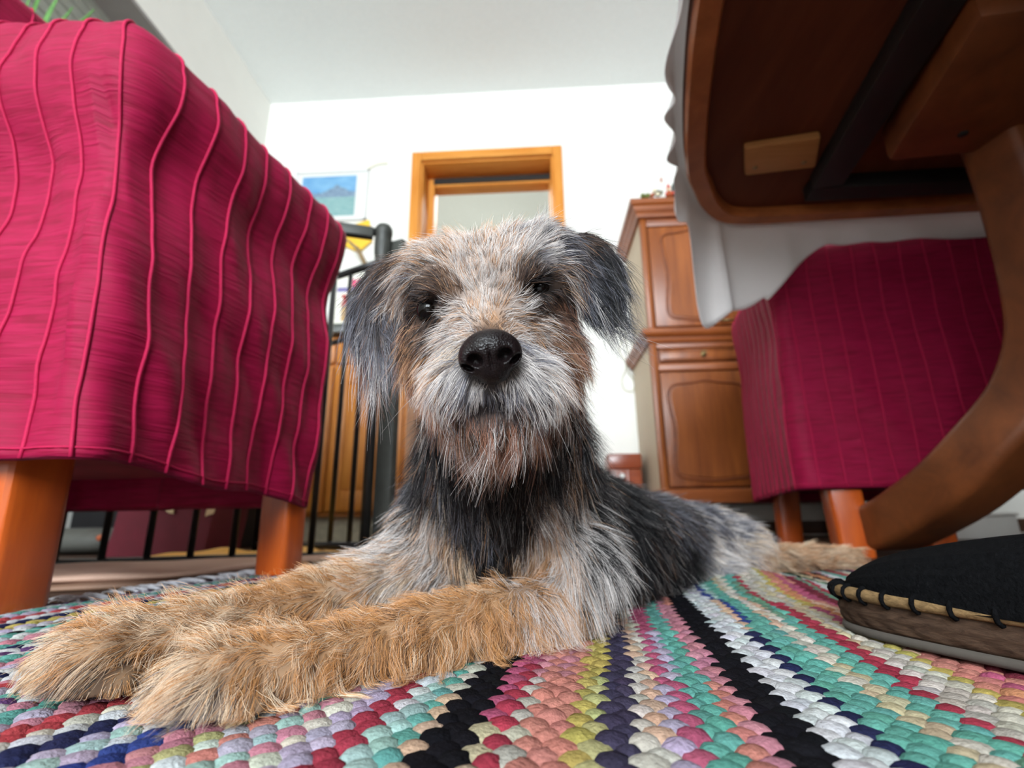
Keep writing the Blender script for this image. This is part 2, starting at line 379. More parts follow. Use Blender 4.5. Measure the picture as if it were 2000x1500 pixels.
# ------------------------------------------------------------------ slip-covered chairs
def slip_chair(label, A, rot, W, Dp, hem, ztop, seed, bulge, legs, back_side, back_z, fold=1.0, lean=0.0):
    """A = the corner nearest the middle of the room at the near end; local x to the right, y into the room.
    hem(x, y) gives the height of the lower edge"""
    ex = np.array([math.cos(rot), math.sin(rot), 0]); ey = np.array([-math.sin(rot), math.cos(rot), 0])
    A = np.array([A[0], A[1], 0.]); C0 = A + ex * W / 2 + ey * Dp / 2
    root = thing('slipcovered_chair', label, 'chair', (C0[0], C0[1], 0))
    r = .028
    # outline, counter-clockwise from the near left corner
    per = []
    for cx, cy, a0, nx in ((W / 2 - r, -Dp / 2 + r, -90, 46), (W / 2 - r, Dp / 2 - r, 0, 46), (-W / 2 + r, Dp / 2 - r, 90, 30), (-W / 2 + r, -Dp / 2 + r, 180, 46)):
        for k in range(7):
            a = math.radians(a0 + 90 * k / 6); per.append((cx + r * math.cos(a), cy + r * math.sin(a)))
    per = np.array(per + [per[0]])
    seg = np.r_[0, np.cumsum(np.linalg.norm(np.diff(per, axis=0), axis=1))]; L = seg[-1]
    def ring(s):
        s = np.mod(s, L)
        p = np.stack([np.interp(s, seg, per[:, 0]), np.interp(s, seg, per[:, 1])], -1)
        e = 1e-3
        q = np.stack([np.interp(np.mod(s + e, L), seg, per[:, 0]) - np.interp(np.mod(s - e, L), seg, per[:, 0]), np.interp(np.mod(s + e, L), seg, per[:, 1]) - np.interp(np.mod(s - e, L), seg, per[:, 1])], -1)
        q /= np.linalg.norm(q, axis=-1, keepdims=True) + 1e-9
        return p, np.stack([q[..., 1], -q[..., 0]], -1)
    def surf(s, v):
        """v 0 at the lower edge, 1 at the shoulder, up to 2 at the middle of the top"""
        p, nrm = ring(s)
        h = hem(p[..., 0], p[..., 1])
        v1 = np.clip(v, 0, 1)
        rise = lean / .055 * (.25 * np.clip(W / 2 - p[..., 0], 0, .3) + .010) + .024 * lean / .055 * (1 - np.clip((p[..., 1] + Dp / 2) / Dp, 0, 1)) ** 2
        z = h + (ztop + rise - .03 - h) * v1
        zz = (z - .1) / (ztop - .1)
        o = bulge * (1 - .9 * np.clip((p[..., 1] + Dp / 2) / Dp, 0, 1)) * np.exp(-((zz - .93) / .12) ** 2) - (.006 + .16 * lean) * np.exp(-((zz - .70) / .15) ** 2) + (.004 - .6 * lean * np.clip((p[..., 1] + Dp / 2) / Dp, 0, 1) * (p[..., 0] > 0)) * (1 - v1)
        o = o + fold * (.0075 * fbm2(s * 16 + zz * 2.5, zz * 5.5, seed, 4) * (.35 + .65 * np.sin(np.pi * np.clip(zz, 0, 1)) ** .6) + .0022 * fbm2(s * 60, zz * 22, seed + 3, 3)
                        + .006 * np.maximum(0, np.sin(s * 31 + 9 * zz + seed)) ** 3 * (1 - zz))
        t = np.clip(v - 1, 0, 1)
        yn = np.clip((p[..., 1] + Dp / 2) / Dp, 0, 1)
        p = p + np.stack([-lean * (zz - .35) * (1 - yn) ** 1.5, 0 * zz], -1)
        sh = np.where(t < .25, np.sin(t / .25 * np.pi / 2), 1.0)
        z = z + np.where(v > 1, .03 * sh + .012 * (t > .25) * (1 - (1 - np.clip((t - .25) / .75, 0, 1)) ** 2), 0)
        inset = np.where(v > 1, np.where(t < .25, .028 * (1 - np.cos(t / .25 * np.pi / 2)), .028), 0)
        k = np.clip((t - .25) / .75, 0, 1)
        o = (o - inset) * (1 - k)
        xy = p * (1 - k)[..., None] + nrm * o[..., None]
        return np.concatenate([xy, z[..., None]], -1)
    def toworld(P):
        return C0 + P[..., 0, None] * ex + P[..., 1, None] * ey + P[..., 2, None] * np.array([0, 0, 1.])
    ns = 300
    vs = np.r_[np.linspace(0, 1, 62), 1 + np.array([.06, .12, .18, .25, .45, .65, .85, .97])]
    S, Vv = np.meshgrid(np.arange(ns) * L / ns, vs)
    P = toworld(surf(S, Vv)); nv = len(vs)
    # a turned hem inside the lower edge
    low = toworld(surf(S[0], 0 * S[0])); p_in, n_in = ring(S[0])
    inner = toworld(surf(S[0], 0 * S[0] + .02)) - (n_in[:, 0, None] * ex + n_in[:, 1, None] * ey) * .004
    inner2 = toworld(surf(S[0], 0 * S[0] + .18)) - (n_in[:, 0, None] * ex + n_in[:, 1, None] * ey) * .006
    V = np.concatenate([inner2, inner, P.reshape(-1, 3)]); Fs = []
    for j in range(nv + 1):
        for i in range(ns):
            k = (i + 1) % ns; Fs.append((j * ns + i, j * ns + k, (j + 1) * ns + k, (j + 1) * ns + i))
    Fs.append(tuple((nv + 1) * ns + i for i in range(ns)))
    cover = mesh_obj('slipcover', V, Fs, M['crepe'], root)
    # piped tucks that run up the cover and over its shoulder
    k0 = 0
    n_c = int(L / .047)
    for i in range(n_c):
        s0 = (i + .35) * L / n_c
        v = np.r_[np.linspace(.004, 1, 46), np.linspace(1.03, 1.5, 12)]
        s = s0 + .0026 * fbm1(v * 7, seed * 100 + i, 3)
        Pc = surf(s, v); _, nn = ring(s)
        Pc[:, :2] += nn * .0008; Pc[:, 2] += np.where(v > 1, .0008, 0)
        Vc, Fc = sweep(toworld(Pc), circ(.0019, 5), up=(ex + ey * .3))
        mesh_obj('piped_tuck', Vc, Fc, M['cord'], cover)
    # a band stitched along the lower edge
    v = np.full(160, .022); s = np.linspace(0, L, 160, endpoint=False)
    Pc = surf(s, v); _, nn = ring(s); Pc[:, :2] += nn * .0008
    Vc, Fc = sweep(toworld(Pc), circ(.0012, 4), closed=True); mesh_obj('hem_seam', Vc, Fc, M['cord'], cover)
    # frame under the cover that the legs carry
    Mx = Matrix.Translation(Vector(C0)) @ Matrix.Rotation(rot, 4, 'Z')
    box('seat_frame', (-W / 2 + .045, -Dp / 2 + .045, .148), (W / 2 - .045, Dp / 2 - .045, ztop - .09), M['crepe_dark'], root, Mx, .01)
    for (lx, ly, w0, w1, sx, sy) in legs:
        # square tapering leg, splayed a little towards its foot
        V = []; rows = ((0, w1, 1.), (.004, w1 + .002, 1.), (.15, w0, .3))
        for z, w, f in rows:
            q = rrect(w, w, w * .16, 3)
            for a, b in q: V.append(C0 + (lx + a + sx * f) * ex + (ly + b + sy * f) * ey + np.array([0, 0, z]))
        m = len(q); Fs = []
        for j in range(2):
            for k in range(m): l = (k + 1) % m; Fs.append((j * m + k, j * m + l, (j + 1) * m + l, (j + 1) * m + k))
        Fs += [tuple(range(m - 1, -1, -1)), tuple(range(2 * m, 3 * m))]
        shade_angle(mesh_obj('leg', V, Fs, M['leg_wood'], root), 30)
    if back_side:
        lo, hi = back_side
        bm = bmesh.new(); add_box(bm, (lo[0], lo[1], ztop - .05), (hi[0], hi[1], back_z), Mx, .03, 4)
        b = shade_angle(bm_obj('backrest', bm, M['crepe'], root), 60)
        for i in range(8):
            y = lo[1] + (i + .6) * (hi[1] - lo[1]) / 8.2
            x = hi[0] + .0005
            Pc = [(x, y, ztop), (x, y, back_z - .03), (x - .008, y, back_z - .008), (x - .03, y, back_z + .0005), (lo[0] + .03, y, back_z + .0005)]
            Pw = np.array([(Mx @ Vector(p))[:] for p in Pc])
            Vc, Fc = sweep(Pw, circ(.0018, 5), up=ey); mesh_obj('piped_tuck', Vc, Fc, M['cord'], b)
    return root

WL, DL = .62, .42
rotL = math.radians(-8.5)
def hemL(x, y): return .128 - .031 * np.clip((y + DL / 2) / DL, 0, 1) + .004 * np.sin(y * 30)
AL = np.array([-.400, .405, 0]) - np.array([math.cos(rotL), math.sin(rotL), 0]) * WL
slip_chair('red slipcovered chair beside the dog with tan-red legs, nearest the black gate', AL, rotL, WL, DL, hemL, .592, 3, .016,
           ((.202, -.170, .060, .054, .006, .004), (.256, .162, .050, .048, 0, .004), (-.265, -.165, .06, .055, 0, 0), (-.265, .165, .06, .055, 0, 0)),
           ((-.31, -.20), (-.15, .21)), .93, fold=1.5, lean=.055)
WR, DR = .475, .50
rotR = math.radians(-11)
def hemR(x, y): return .135 - .012 * np.clip((y + DR / 2) / DR, 0, 1)
slip_chair('red slipcovered chair in the shadow under the table', (.55, 1.112), rotR, WR, DR, hemR, .70, 11, .004,
           ((-.155, -.208, .066, .062, .006, -.010), (-.165, .165, .062, .056, -.004, .01), (.06, -.10, .056, .05, 0, 0), (.17, .19, .056, .05, 0, 0)),
           ((-.18, .17), (.18, .245)), .98, fold=.5)

# ------------------------------------------------------------------ table
OUT = spline([(1.22, .93), (1.16, .98), (1.08, .995), (.95, .998), (.62, 1.01), (.47, 1.012), (.405, .995), (.358, .95), (.325, .895), (.288, .82), (.243, .656), (.211, .493), (.200, .36), (.197, .2), (.196, .0), (.205, -.25), (.235, -.5), (.28, -.66), (.34, -.73), (.42, -.76), (.62, -.765), (.95, -.765), (1.1, -.755), (1.18, -.72), (1.24, -.6)], 150)  # near end, out of view, lengthened to shade the space below
OUT = np.vstack([OUT, [(1.275, -.3), (1.29, .1), (1.28, .5), (1.25, .8)]])
def offset(poly, d):
    n = len(poly); t = np.roll(poly, -1, 0) - np.roll(poly, 1, 0); t /= np.linalg.norm(t, axis=1)[:, None]
    return poly + np.stack([t[:, 1], -t[:, 0]], 1) * d     # outline runs counter-clockwise seen from above -> outwards
area2 = np.sum(OUT[:, 0] * np.roll(OUT[:, 1], -1) - OUT[:, 1] * np.roll(OUT[:, 0], -1))
if area2 < 0: OUT = OUT[::-1].copy()
table = thing('dining_table', 'dark wooden dining table seen from below with a curved wooden leg', 'table', (.9, .45, 0))
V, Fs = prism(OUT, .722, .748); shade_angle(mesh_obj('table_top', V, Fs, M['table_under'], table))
inn = offset(OUT, -.036); mid = offset(OUT, -.004); mid2 = offset(OUT, -.032)
n = len(OUT); rings = [(OUT, .7215), (OUT, .706), (mid, .700), (mid2, .700), (inn, .705), (inn, .7215)]
V = np.concatenate([np.c_[a, np.full(n, z)] for a, z in rings]); Fs = []
for j in range(5):
    for i in range(n): k = (i + 1) % n; Fs.append((j * n + k, j * n + i, (j + 1) * n + i, (j + 1) * n + k))
shade_angle(mesh_obj('edge_rim', V, Fs, M['rim'], table), 50)
def plank(name, quad, z0, z1, mat, bevel=.004):
    """four points on the plan and two heights"""
    bm = bmesh.new(); q = np.array(quad)
    a = [bm.verts.new((x, y, z0)) for x, y in q]; b = [bm.verts.new((x, y, z1)) for x, y in q]
    bm.faces.new(a[::-1]); bm.faces.new(b)
    for i in range(4): j = (i + 1) % 4; bm.faces.new((a[i], a[j], b[j], b[i]))
    bmesh.ops.recalc_face_normals(bm, faces=bm.faces)
    if bevel: bmesh.ops.bevel(bm, geom=list(bm.edges), offset=bevel, segments=2, affect='EDGES', profile=.5)
    return shade_angle(bm_obj(name, bm, mat, table), 35)
cl = plank('cleat', ((.378, .775), (.408, .85), (.532, .835), (.50, .755)), .706, .7215, M['cleat'])
for p in (at(1475, 328, Z=.705), at(1570, 318, Z=.705)):
    V, Fs = lathe(((.0035, 0), (.0045, .001), (.0045, .002)), (p[0], p[1], .704), 10); mesh_obj('screw', V, Fs, M['brass'], cl)
plank('slide_rail', ((.32, -.62), (.545, .88), (.60, .87), (.375, -.62)), .69, .7215, M['rail'])
plank('slide_rail', ((1.10, -.62), (1.10, .88), (1.16, .88), (1.16, -.62)), .69, .7215, M['rail'])
plank('cross_rail', ((.55, .875), (.55, .92), (1.16, .91), (1.16, .865)), .69, .7215, M['rail'])
plate = plank('base_plate', ((.545, .50), (.605, .765), (.98, .73), (.96, .46)), .655, .7215, M['cleat'], .012)
plate.data.materials[0] = M['table_rim']
for x, y in ((.68, .56), (.80, .62), (.68, .70)):
    V, Fs = lathe(((.007, 0), (.007, .003)), (x, y, .6525), 12); mesh_obj('screw_hole', V, Fs, M['rail'], plate)
Lp = spline([(.785, .735, .70), (.800, .745, .58), (.812, .762, .44), (.806, .775, .335), (.775, .80, .245), (.735, .85, .175), (.716, .92, .122), (.708, 1.0, .085), (.706, 1.07, .06), (.706, 1.12, .05)], 40)
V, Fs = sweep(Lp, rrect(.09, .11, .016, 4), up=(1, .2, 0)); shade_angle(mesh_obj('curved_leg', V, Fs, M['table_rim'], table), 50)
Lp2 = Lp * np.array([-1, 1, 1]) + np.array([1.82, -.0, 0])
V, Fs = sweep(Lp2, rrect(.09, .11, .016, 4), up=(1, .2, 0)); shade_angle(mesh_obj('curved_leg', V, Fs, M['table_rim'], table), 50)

# tablecloth: lies on the top, hangs long at the far left corner and the far side, only just over the left edge
ol = offset(OUT, .006)
d_ = np.r_[0, np.cumsum(np.linalg.norm(np.diff(ol, axis=0), axis=1))]
tot = d_[-1] + np.linalg.norm(ol[0] - ol[-1])
ss = np.linspace(0, tot, 700, endpoint=False)
cx = np.interp(ss, np.r_[d_, tot], np.r_[ol[:, 0], ol[0, 0]]); cy = np.interp(ss, np.r_[d_, tot], np.r_[ol[:, 1], ol[0, 1]])
t = np.stack([np.roll(cx, -1) - np.roll(cx, 1), np.roll(cy, -1) - np.roll(cy, 1)], 1); t /= np.linalg.norm(t, axis=1)[:, None]
nr = np.stack([t[:, 1], -t[:, 0]], 1)
def sstep(a, b, x): u = np.clip((x - a) / (b - a), 0, 1); return u * u * (3 - 2 * u)
far = sstep(.93, 1.0, cy) * (cx > .3)
corner = np.exp(-(((cx - .365) / .045) ** 2 + ((cy - .968) / .04) ** 2))
left = (cx < .40) & (cy < .96)
drop = np.where(cx < .5, .034 + .008 * np.sin(cy * 42), .04)
flip = np.exp(-(((cx - .332) / .02) ** 2 + ((cy - .905) / .022) ** 2)); groove = np.exp(-(((cx - .412) / .012) ** 2 + ((cy - 1.0) / .02) ** 2))
drop = drop + .05 * flip
drop = drop + far * (.215 - .16 * sstep(.44, .66, cx)) + .10 * corner
drop = np.where(cy < -.55, .25, drop); drop = np.where((cx > 1.15) & (cy > -.55) & (cy < .93), .22, drop)  # long drop at the unseen near end, added to block window light
far = far * (1 - sstep(.45, .6, cx) * .6)
rip = np.sin(ss * 48 + 2.5 * np.sin(ss * 11)); rip2 = np.sin(ss * 23 + 1)
nrow = 20; rows = []
for j in range(nrow):
    u = j / (nrow - 1)
    if j == 0: off = 0 * ss - .004; z = 0 * ss + .7515
    else: off = .006 + (.010 * u ** .7) + .009 * rip * u * (1 - .75 * far) * np.clip(drop / .16, .12, 1) ** (far > .3) + .006 * rip2 * u * far + (.022 * corner + .030 * flip * np.sin(u * 2.6) - .035 * groove) * u ** .8; z = .7505 - drop * u ** 1.05
    rows.append(np.c_[cx + nr[:, 0] * off, cy + nr[:, 1] * off, z])
ins = offset(OUT, -.02); ci = np.stack([np.interp(ss, np.r_[d_, tot], np.r_[ins[:, 0], ins[0, 0]]), np.interp(ss, np.r_[d_, tot], np.r_[ins[:, 1], ins[0, 1]])], 1)
rows.insert(0, np.c_[ci, np.full(len(ss), .7515)])
V = np.concatenate(rows); nsz = len(ss); Fs = [tuple(range(nsz))]
for j in range(len(rows) - 1):
    for i in range(nsz): k = (i + 1) % nsz; Fs.append((j * nsz + k, j * nsz + i, (j + 1) * nsz + i, (j + 1) * nsz + k))
tc = mesh_obj('tablecloth', V, Fs, M['cloth']); tag(tc, 'white tablecloth hanging over the corner of the wooden table', 'tablecloth')
so = tc.modifiers.new('thick', 'SOLIDIFY'); so.thickness = .0012; so.offset = 1
# a bunched fold of the cloth that stands out at the corner
# ------------------------------------------------------------------ cabinet against the back wall
cab = thing('buffet_cabinet', 'old brown two-tier wooden cabinet with carved door panels against the white wall', 'cabinet', (.89, 2.17, 0))
X0, X1, Y0, Y1 = .462, 1.32, 1.975, 2.372
def cb(nm, lo, hi, mat=None, bevel=.004, par=None): return box(nm, lo, hi, mat or M['cabinet'], par or cab, bevel=bevel)
cb('side_panel', (X0 + .004, Y0 + .02, .15), (X0 + .022, Y1, .80), M['cabinet_side'])
cb('side_panel', (X1 - .022, Y0 + .02, .15), (X1 - .004, Y1, .80), M['cabinet_side'])
cb('side_panel', (X0 + .010, Y0 + .03, .84), (X0 + .028, Y1, 1.385), M['cabinet_side'])
cb('side_panel', (X1 - .028, Y0 + .03, .84), (X1 - .010, Y1, 1.385), M['cabinet_side'])
cb('back_panel', (X0 + .02, Y1 - .01, .15), (X1 - .02, Y1, 1.385), M['cabinet_dark'])
cb('carcass', (X0 + .022, Y0 + .02, .19), (X1 - .022, Y1 - .01, .78), M['cabinet_dark'], 0)
cb('carcass', (X0 + .028, Y0 + .03, .85), (X1 - .028, Y1 - .01, 1.37), M['cabinet_dark'], 0)
# corner stiles, rails
for x in (X0, X1 - .03):
    cb('stile', (x, Y0, .12), (x + .03, Y0 + .03, .78), bevel=.008)
    cb('stile', (x + .006, Y0 + .01, .84), (x + .036, Y0 + .04, 1.385), bevel=.008)
def moulding(nm, z0, prof, out, mat):
    """prof: (projection, height) list, run round the front and both sides"""
    V = []; 
    pts = [(X0, Y1, -1, 0), (X0, Y0, -1, -1), (X1, Y0, 1, -1), (X1, Y1, 1, 0)]
    for x, y, dx, dy in pts:
        for p, h in prof: V.append((x + dx * p, y + dy * p, z0 + h))
    m = len(prof); Fs = []
    for i in range(3):
        for k in range(m - 1): Fs.append((i * m + k, (i + 1) * m + k, (i + 1) * m + k + 1, i * m + k + 1))
    Fs.append(tuple(i * m + m - 1 for i in range(4)))
    Fs.append(tuple(i * m for i in range(3, -1, -1)))
    return shade_angle(mesh_obj(nm, V, Fs, mat, cab), 40)
moulding('waist_moulding', .776, ((0, 0), (.006, 0), (.012, .012), (.012, .018), (.024, .026), (.030, .036), (.030, .050), (.022, .056), (.0, .064)), 0, M['cabinet_level'])
moulding('cornice', 1.36, ((-.004, 0), (.004, .0), (.008, .012), (.008, .018), (.020, .032), (.022, .046), (.034, .054), (.036, .066), (.036, .074), (0, .076)), 0, M['cabinet_level'])
moulding('base_rail', .135, ((0, 0), (.006, 0), (.008, .03), (.008, .042), (.003, .05), (0, .052)), 0, M['cabinet_level'])
cb('top_rail', (X0 + .03, Y0 + .004, .752), (X1 - .03, Y0 + .03, .78), M['cabinet_level'])
cb('mid_rail', (X0 + .03, Y0 + .004, .655), (X1 - .03, Y0 + .03, .69), M['cabinet_level'], .006)
cb('upper_rail', (X0 + .036, Y0 + .014, 1.325), (X1 - .036, Y0 + .04, 1.385), M['cabinet_level'])
for x in (X0 + .03, X1 - .03):
    for y in (Y0 + .03, Y1 - .04):
        V, Fs = lathe(((.016, 0), (.022, .02), (.03, .08), (.026, .11), (.03, .14)), (x, y, 0), 14); mesh_obj('foot', V, Fs, M['cabinet_dark'], cab)
def panel_outline(x0, x1, z0, z1, ogee=.022):
    """serpentine panel outline: top and bottom rise in the middle, sides pinched in"""
    P = []
    c = min(.05, (x1 - x0) * .16)
    for u in np.linspace(0, 1, 26): P.append((x0 + c + (x1 - x0 - 2 * c) * u, z1 - ogee * .35 * (1 - math.cos(2 * math.pi * u)) * -1 * .5 - ogee * .5 * math.sin(math.pi * u) ** 8 * -.4))
    P += [(x1 - c * .45, z1 - c * .12), (x1 - c * .1, z1 - c * .5), (x1, z1 - c)]
    for u in np.linspace(.04, .96, 18): P.append((x1 - ogee * .55 * math.sin(math.pi * u) ** 2, z1 - c - (z1 - z0 - 2 * c) * u))
    P += [(x1, z0 + c), (x1 - c * .1, z0 + c * .5), (x1 - c * .45, z0 + c * .12)]
    for u in np.linspace(0, 1, 26): P.append((x1 - c - (x1 - x0 - 2 * c) * u, z0 - ogee * .2 * (1 - math.cos(2 * math.pi * u))))
    P += [(x0 + c * .45, z0 + c * .12), (x0 + c * .1, z0 + c * .5), (x0, z0 + c)]
    for u in np.linspace(.04, .96, 18): P.append((x0 + ogee * .55 * math.sin(math.pi * u) ** 2, z0 + c + (z1 - z0 - 2 * c) * u))
    P += [(x0, z1 - c), (x0 + c * .1, z1 - c * .5), (x0 + c * .45, z1 - c * .12)]
    return np.array(P)
def carved_door(nm, x0, x1, z0, z1, y, px0, px1, pz0, pz1):
    d = cb(nm, (x0, y, z0), (x1, y + .02, z1), bevel=.004)
    P = panel_outline(px0, px1, pz0, pz1); P3 = np.c_[P[:, 0], np.full(len(P), y - .001), P[:, 1]]
    V, Fs = sweep(P3, rrect(.012, .009, .004, 2), up=(0, 1, 0), closed=True); mesh_obj('carved_moulding', V, Fs, M['cabinet_dark'], d)
    V2, F2 = prism(offset(P, -.012 if np.sum(P[:, 0] * np.roll(P[:, 1], -1) - P[:, 1] * np.roll(P[:, 0], -1)) > 0 else .012), y - .004, y + .004, 'y')
    mesh_obj('panel', V2, F2, M['cabinet'], d, smooth=False)
    return d
xm = .855
yl, yu = Y0 + .004, Y0 + .014
carved_door('door', X0 + .034, xm - .003, .195, .65, yl, .52, .822, .225, .60)
carved_door('door', xm + .003, X1 - .034, .195, .65, yl, .89, 1.19 + .06, .225, .60)
carved_door('door', X0 + .040, xm - .003, .852, 1.32, yu, .555, .80, .885, 1.285)
carved_door('door', xm + .003, X1 - .040, .852, 1.32, yu, .91, 1.23, .885, 1.285)
for x0, x1 in ((X0 + .04, xm - .006), (xm + .006, X1 - .04)):
    dr = cb('drawer', (x0, yl - .003, .695), (x1, yl + .02, .748), bevel=.004)
    f = [(x0 + .012, yl - .004, .703), (x1 - .012, yl - .004, .703), (x1 - .012, yl - .004, .740), (x0 + .012, yl - .004, .740)]
    V, Fs = sweep(np.array(f), circ(.003, 5), up=(0, 1, 0), closed=True); mesh_obj('bead', V, Fs, M['cabinet_dark'], dr)
    xc = (x0 + x1) / 2
    V, Fs = lathe(((.010, 0), (.010, .003)), (xc, 0, 0), 14); V = np.c_[V[:, 0], yl - .003 - V[:, 2], .722 + V[:, 1] * 1.4]
    e = mesh_obj('escutcheon', V, Fs, M['brass'], dr)
    tube('key', [(xc, yl - .006, .724), (xc, yl - .022, .724)], .0022, M['brass'], dr, 6)
    kb = [(xc + .007 * math.cos(a), yl - .024, .724 + .007 * math.sin(a)) for a in np.linspace(0, 2 * math.pi, 14, endpoint=False)]
    V, Fs = sweep(np.array(kb), circ(.0016, 5), up=(0, 1, 0), closed=True); mesh_obj('key_bow', V, Fs, M['brass'], dr)
V, Fs = join([(lambda p: sweep(p, circ(.003, 6)))(np.array([(.765, yu - .012, .868), (.84, yu - .012, .868)])), sweep(np.array([(.775, yu, .868), (.775, yu - .012, .868)]), circ(.0025, 6)), sweep(np.array([(.83, yu, .868), (.83, yu - .012, .868)]), circ(.0025, 6))])
mesh_obj('pull_handle', V, Fs, M['brass'], cab)

# ornaments along the front of the cabinet top
zt = 1.4365
def col(nm, rgb, **k): M[nm] = mat_plain(nm, lin(rgb), **k); return M[nm]
col('red_paint', (205, 55, 40)); col('dark_green', (48, 60, 52)); col('cream', (232, 220, 190)); col('moss', (110, 120, 60), noise=.4, nscale=80); col('olive', (70, 66, 40), noise=.3)
col('pink', (225, 190, 190)); col('rust', (170, 85, 50)); col('straw', (215, 205, 170), noise=.2)
def ball(c, r, sq=(1, 1, 1), k=12, jitter=0, seed=0):
    bm = bmesh.new(); bmesh.ops.create_uvsphere(bm, u_segments=k, v_segments=max(6, k * 2 // 3), radius=1)
    V = np.array([v.co[:] for v in bm.verts]); Fs = [[v.index for v in f.verts] for f in bm.faces]; bm.free()
    if jitter: V = V * (1 + jitter * np.random.default_rng(seed).normal(size=(len(V), 1)))
    return V * r * np.array(sq) + np.array(c), Fs
yo = 1.952
moss = thing('dried_moss_clump', 'small dried green and rust clump on the cabinet top, at its left end', 'ornament', (.50, yo, zt))
V, Fs = join([ball((.485 + .011 * i, yo + .006 * (i % 2), zt + .011), .011, jitter=.12, seed=i) for i in range(3)]); mesh_obj('moss', V, Fs, M['moss'], moss)
V, Fs = join([ball((.525, yo, zt + .010), .010, jitter=.1), ball((.532, yo, zt + .018), .005)]); mesh_obj('seed_head', V, Fs, M['rust'], moss)
tube('stem', [(.53, yo, zt + .012), (.545, yo - .004, zt + .03)], .0012, M['rust'], moss, 5)
fig = thing('bird_figurine', 'small cream and dark bird figurine on the cabinet top', 'figurine', (.55, yo, zt))
V, Fs = join([ball((.552, yo, zt + .020), .016, (1.2, .8, 1.0))]); mesh_obj('body', V, Fs, M['olive'], fig)
V, Fs = ball((.537, yo - .006, zt + .030), .010); mesh_obj('head', V, Fs, M['cream'], fig)
V, Fs = ball((.548, yo - .012, zt + .008), .009, (1.3, .7, .9)); mesh_obj('breast', V, Fs, M['cream'], fig)
tube('tail', [(.562, yo, zt + .024), (.58, yo + .005, zt + .034)], .004, M['olive'], fig, 6, scale=[1, .4])
st = thing('twig_stick', 'thin upright twig with a brown seed head standing on the cabinet top', 'twig', (.575, yo + .01, zt))
tube('twig', [(.575, yo + .01, zt), (.577, yo + .01, zt + .06), (.575, yo + .01, zt + .115)], .0013, M['straw'], st, 5)
V, Fs = ball((.575, yo + .01, zt + .095), .006, (.8, .8, 2.2)); mesh_obj('seed_head', V, Fs, M['rust'], st)
gn = thing('red_figurine', 'small red gnome-like figurine with pointed cap on the cabinet top', 'figurine', (.60, yo, zt))
V, Fs = lathe(((.016, 0), (.017, .012), (.012, .024), (.008, .03)), (.60, yo, zt), 12); mesh_obj('body', V, Fs, M['rust'], gn)
V, Fs = ball((.600, yo - .003, zt + .035), .009); mesh_obj('head', V, Fs, M['cream'], gn)
V, Fs = lathe(((.011, .038), (.008, .05), (.003, .064), (.0005, .07)), (.60, yo, zt), 12); mesh_obj('cap', V, Fs, M['red_paint'], gn)
V, Fs = join([ball((.613, yo - .008, zt + .012), .008, (1.2, .8, 1)), ball((.587, yo - .008, zt + .010), .007)]); mesh_obj('feet', V, Fs, M['red_paint'], gn)
dc = thing('dark_green_candle', 'dark green square candle on the cabinet top', 'candle', (.628, yo, zt))
box('candle_body', (.616, yo - .012, zt), (.644, yo + .014, zt + .062), M['dark_green'], dc, bevel=.004)
tube('wick', [(.630, yo, zt + .061), (.631, yo, zt + .069)], .001, M['rail'], dc, 5)
lace = thing('dried_flower_ball', 'pale straw-coloured dried flower ball beside the dark candle', 'ornament', (.668, yo, zt))
V, Fs = ball((.672, yo, zt + .021), .021, jitter=.12, k=16); mesh_obj('flower_head', V, Fs, M['straw'], lace)
# hook on the left end of the cabinet, and the cable hanging beside it
M['cable'] = mat_plain('cable', lin((176, 172, 140)), .6)
cp = [at(x, y, Y=2.366) for x, y in ((1222, 650), (1209, 682), (1221, 704), (1222, 722), (1215, 738), (1216, 755), (1226, 764), (1236, 763), (1240, 750), (1236, 738), (1226, 723), (1227, 700), (1222, 655))]
o = tube('power_cable', spline(cp, 60), .0016, M['cable'], None, 5, up=(0, 1, 0)); tag(o, 'thin pale cable hanging in a loop on the white wall beside the cabinet', 'cable')

# little chest of drawers on the floor by the cabinet
M['chest'] = mat_wood('chest_wood', lin((120, 50, 28)), lin((165, 80, 45)), (3, 30, 30), .3, .5, coat=.3)
ch = thing('small_wooden_box', 'small red-brown lidded wooden box standing left of the cabinet', 'box', (.37, 2.27, 0))
box('body', (.30, 2.20, 0), (.436, 2.34, .285), M['chest'], ch, bevel=.004)
box('lid', (.296, 2.196, .287), (.440, 2.344, .352), M['chest'], ch, bevel=.006)
box('corner_post', (.372, 2.192, .01), (.386, 2.203, .284), M['chest'], ch, bevel=.003)
V, Fs = ball((.352, 2.192, .255), .013); mesh_obj('knob', V, Fs, M['frame_white'], ch)
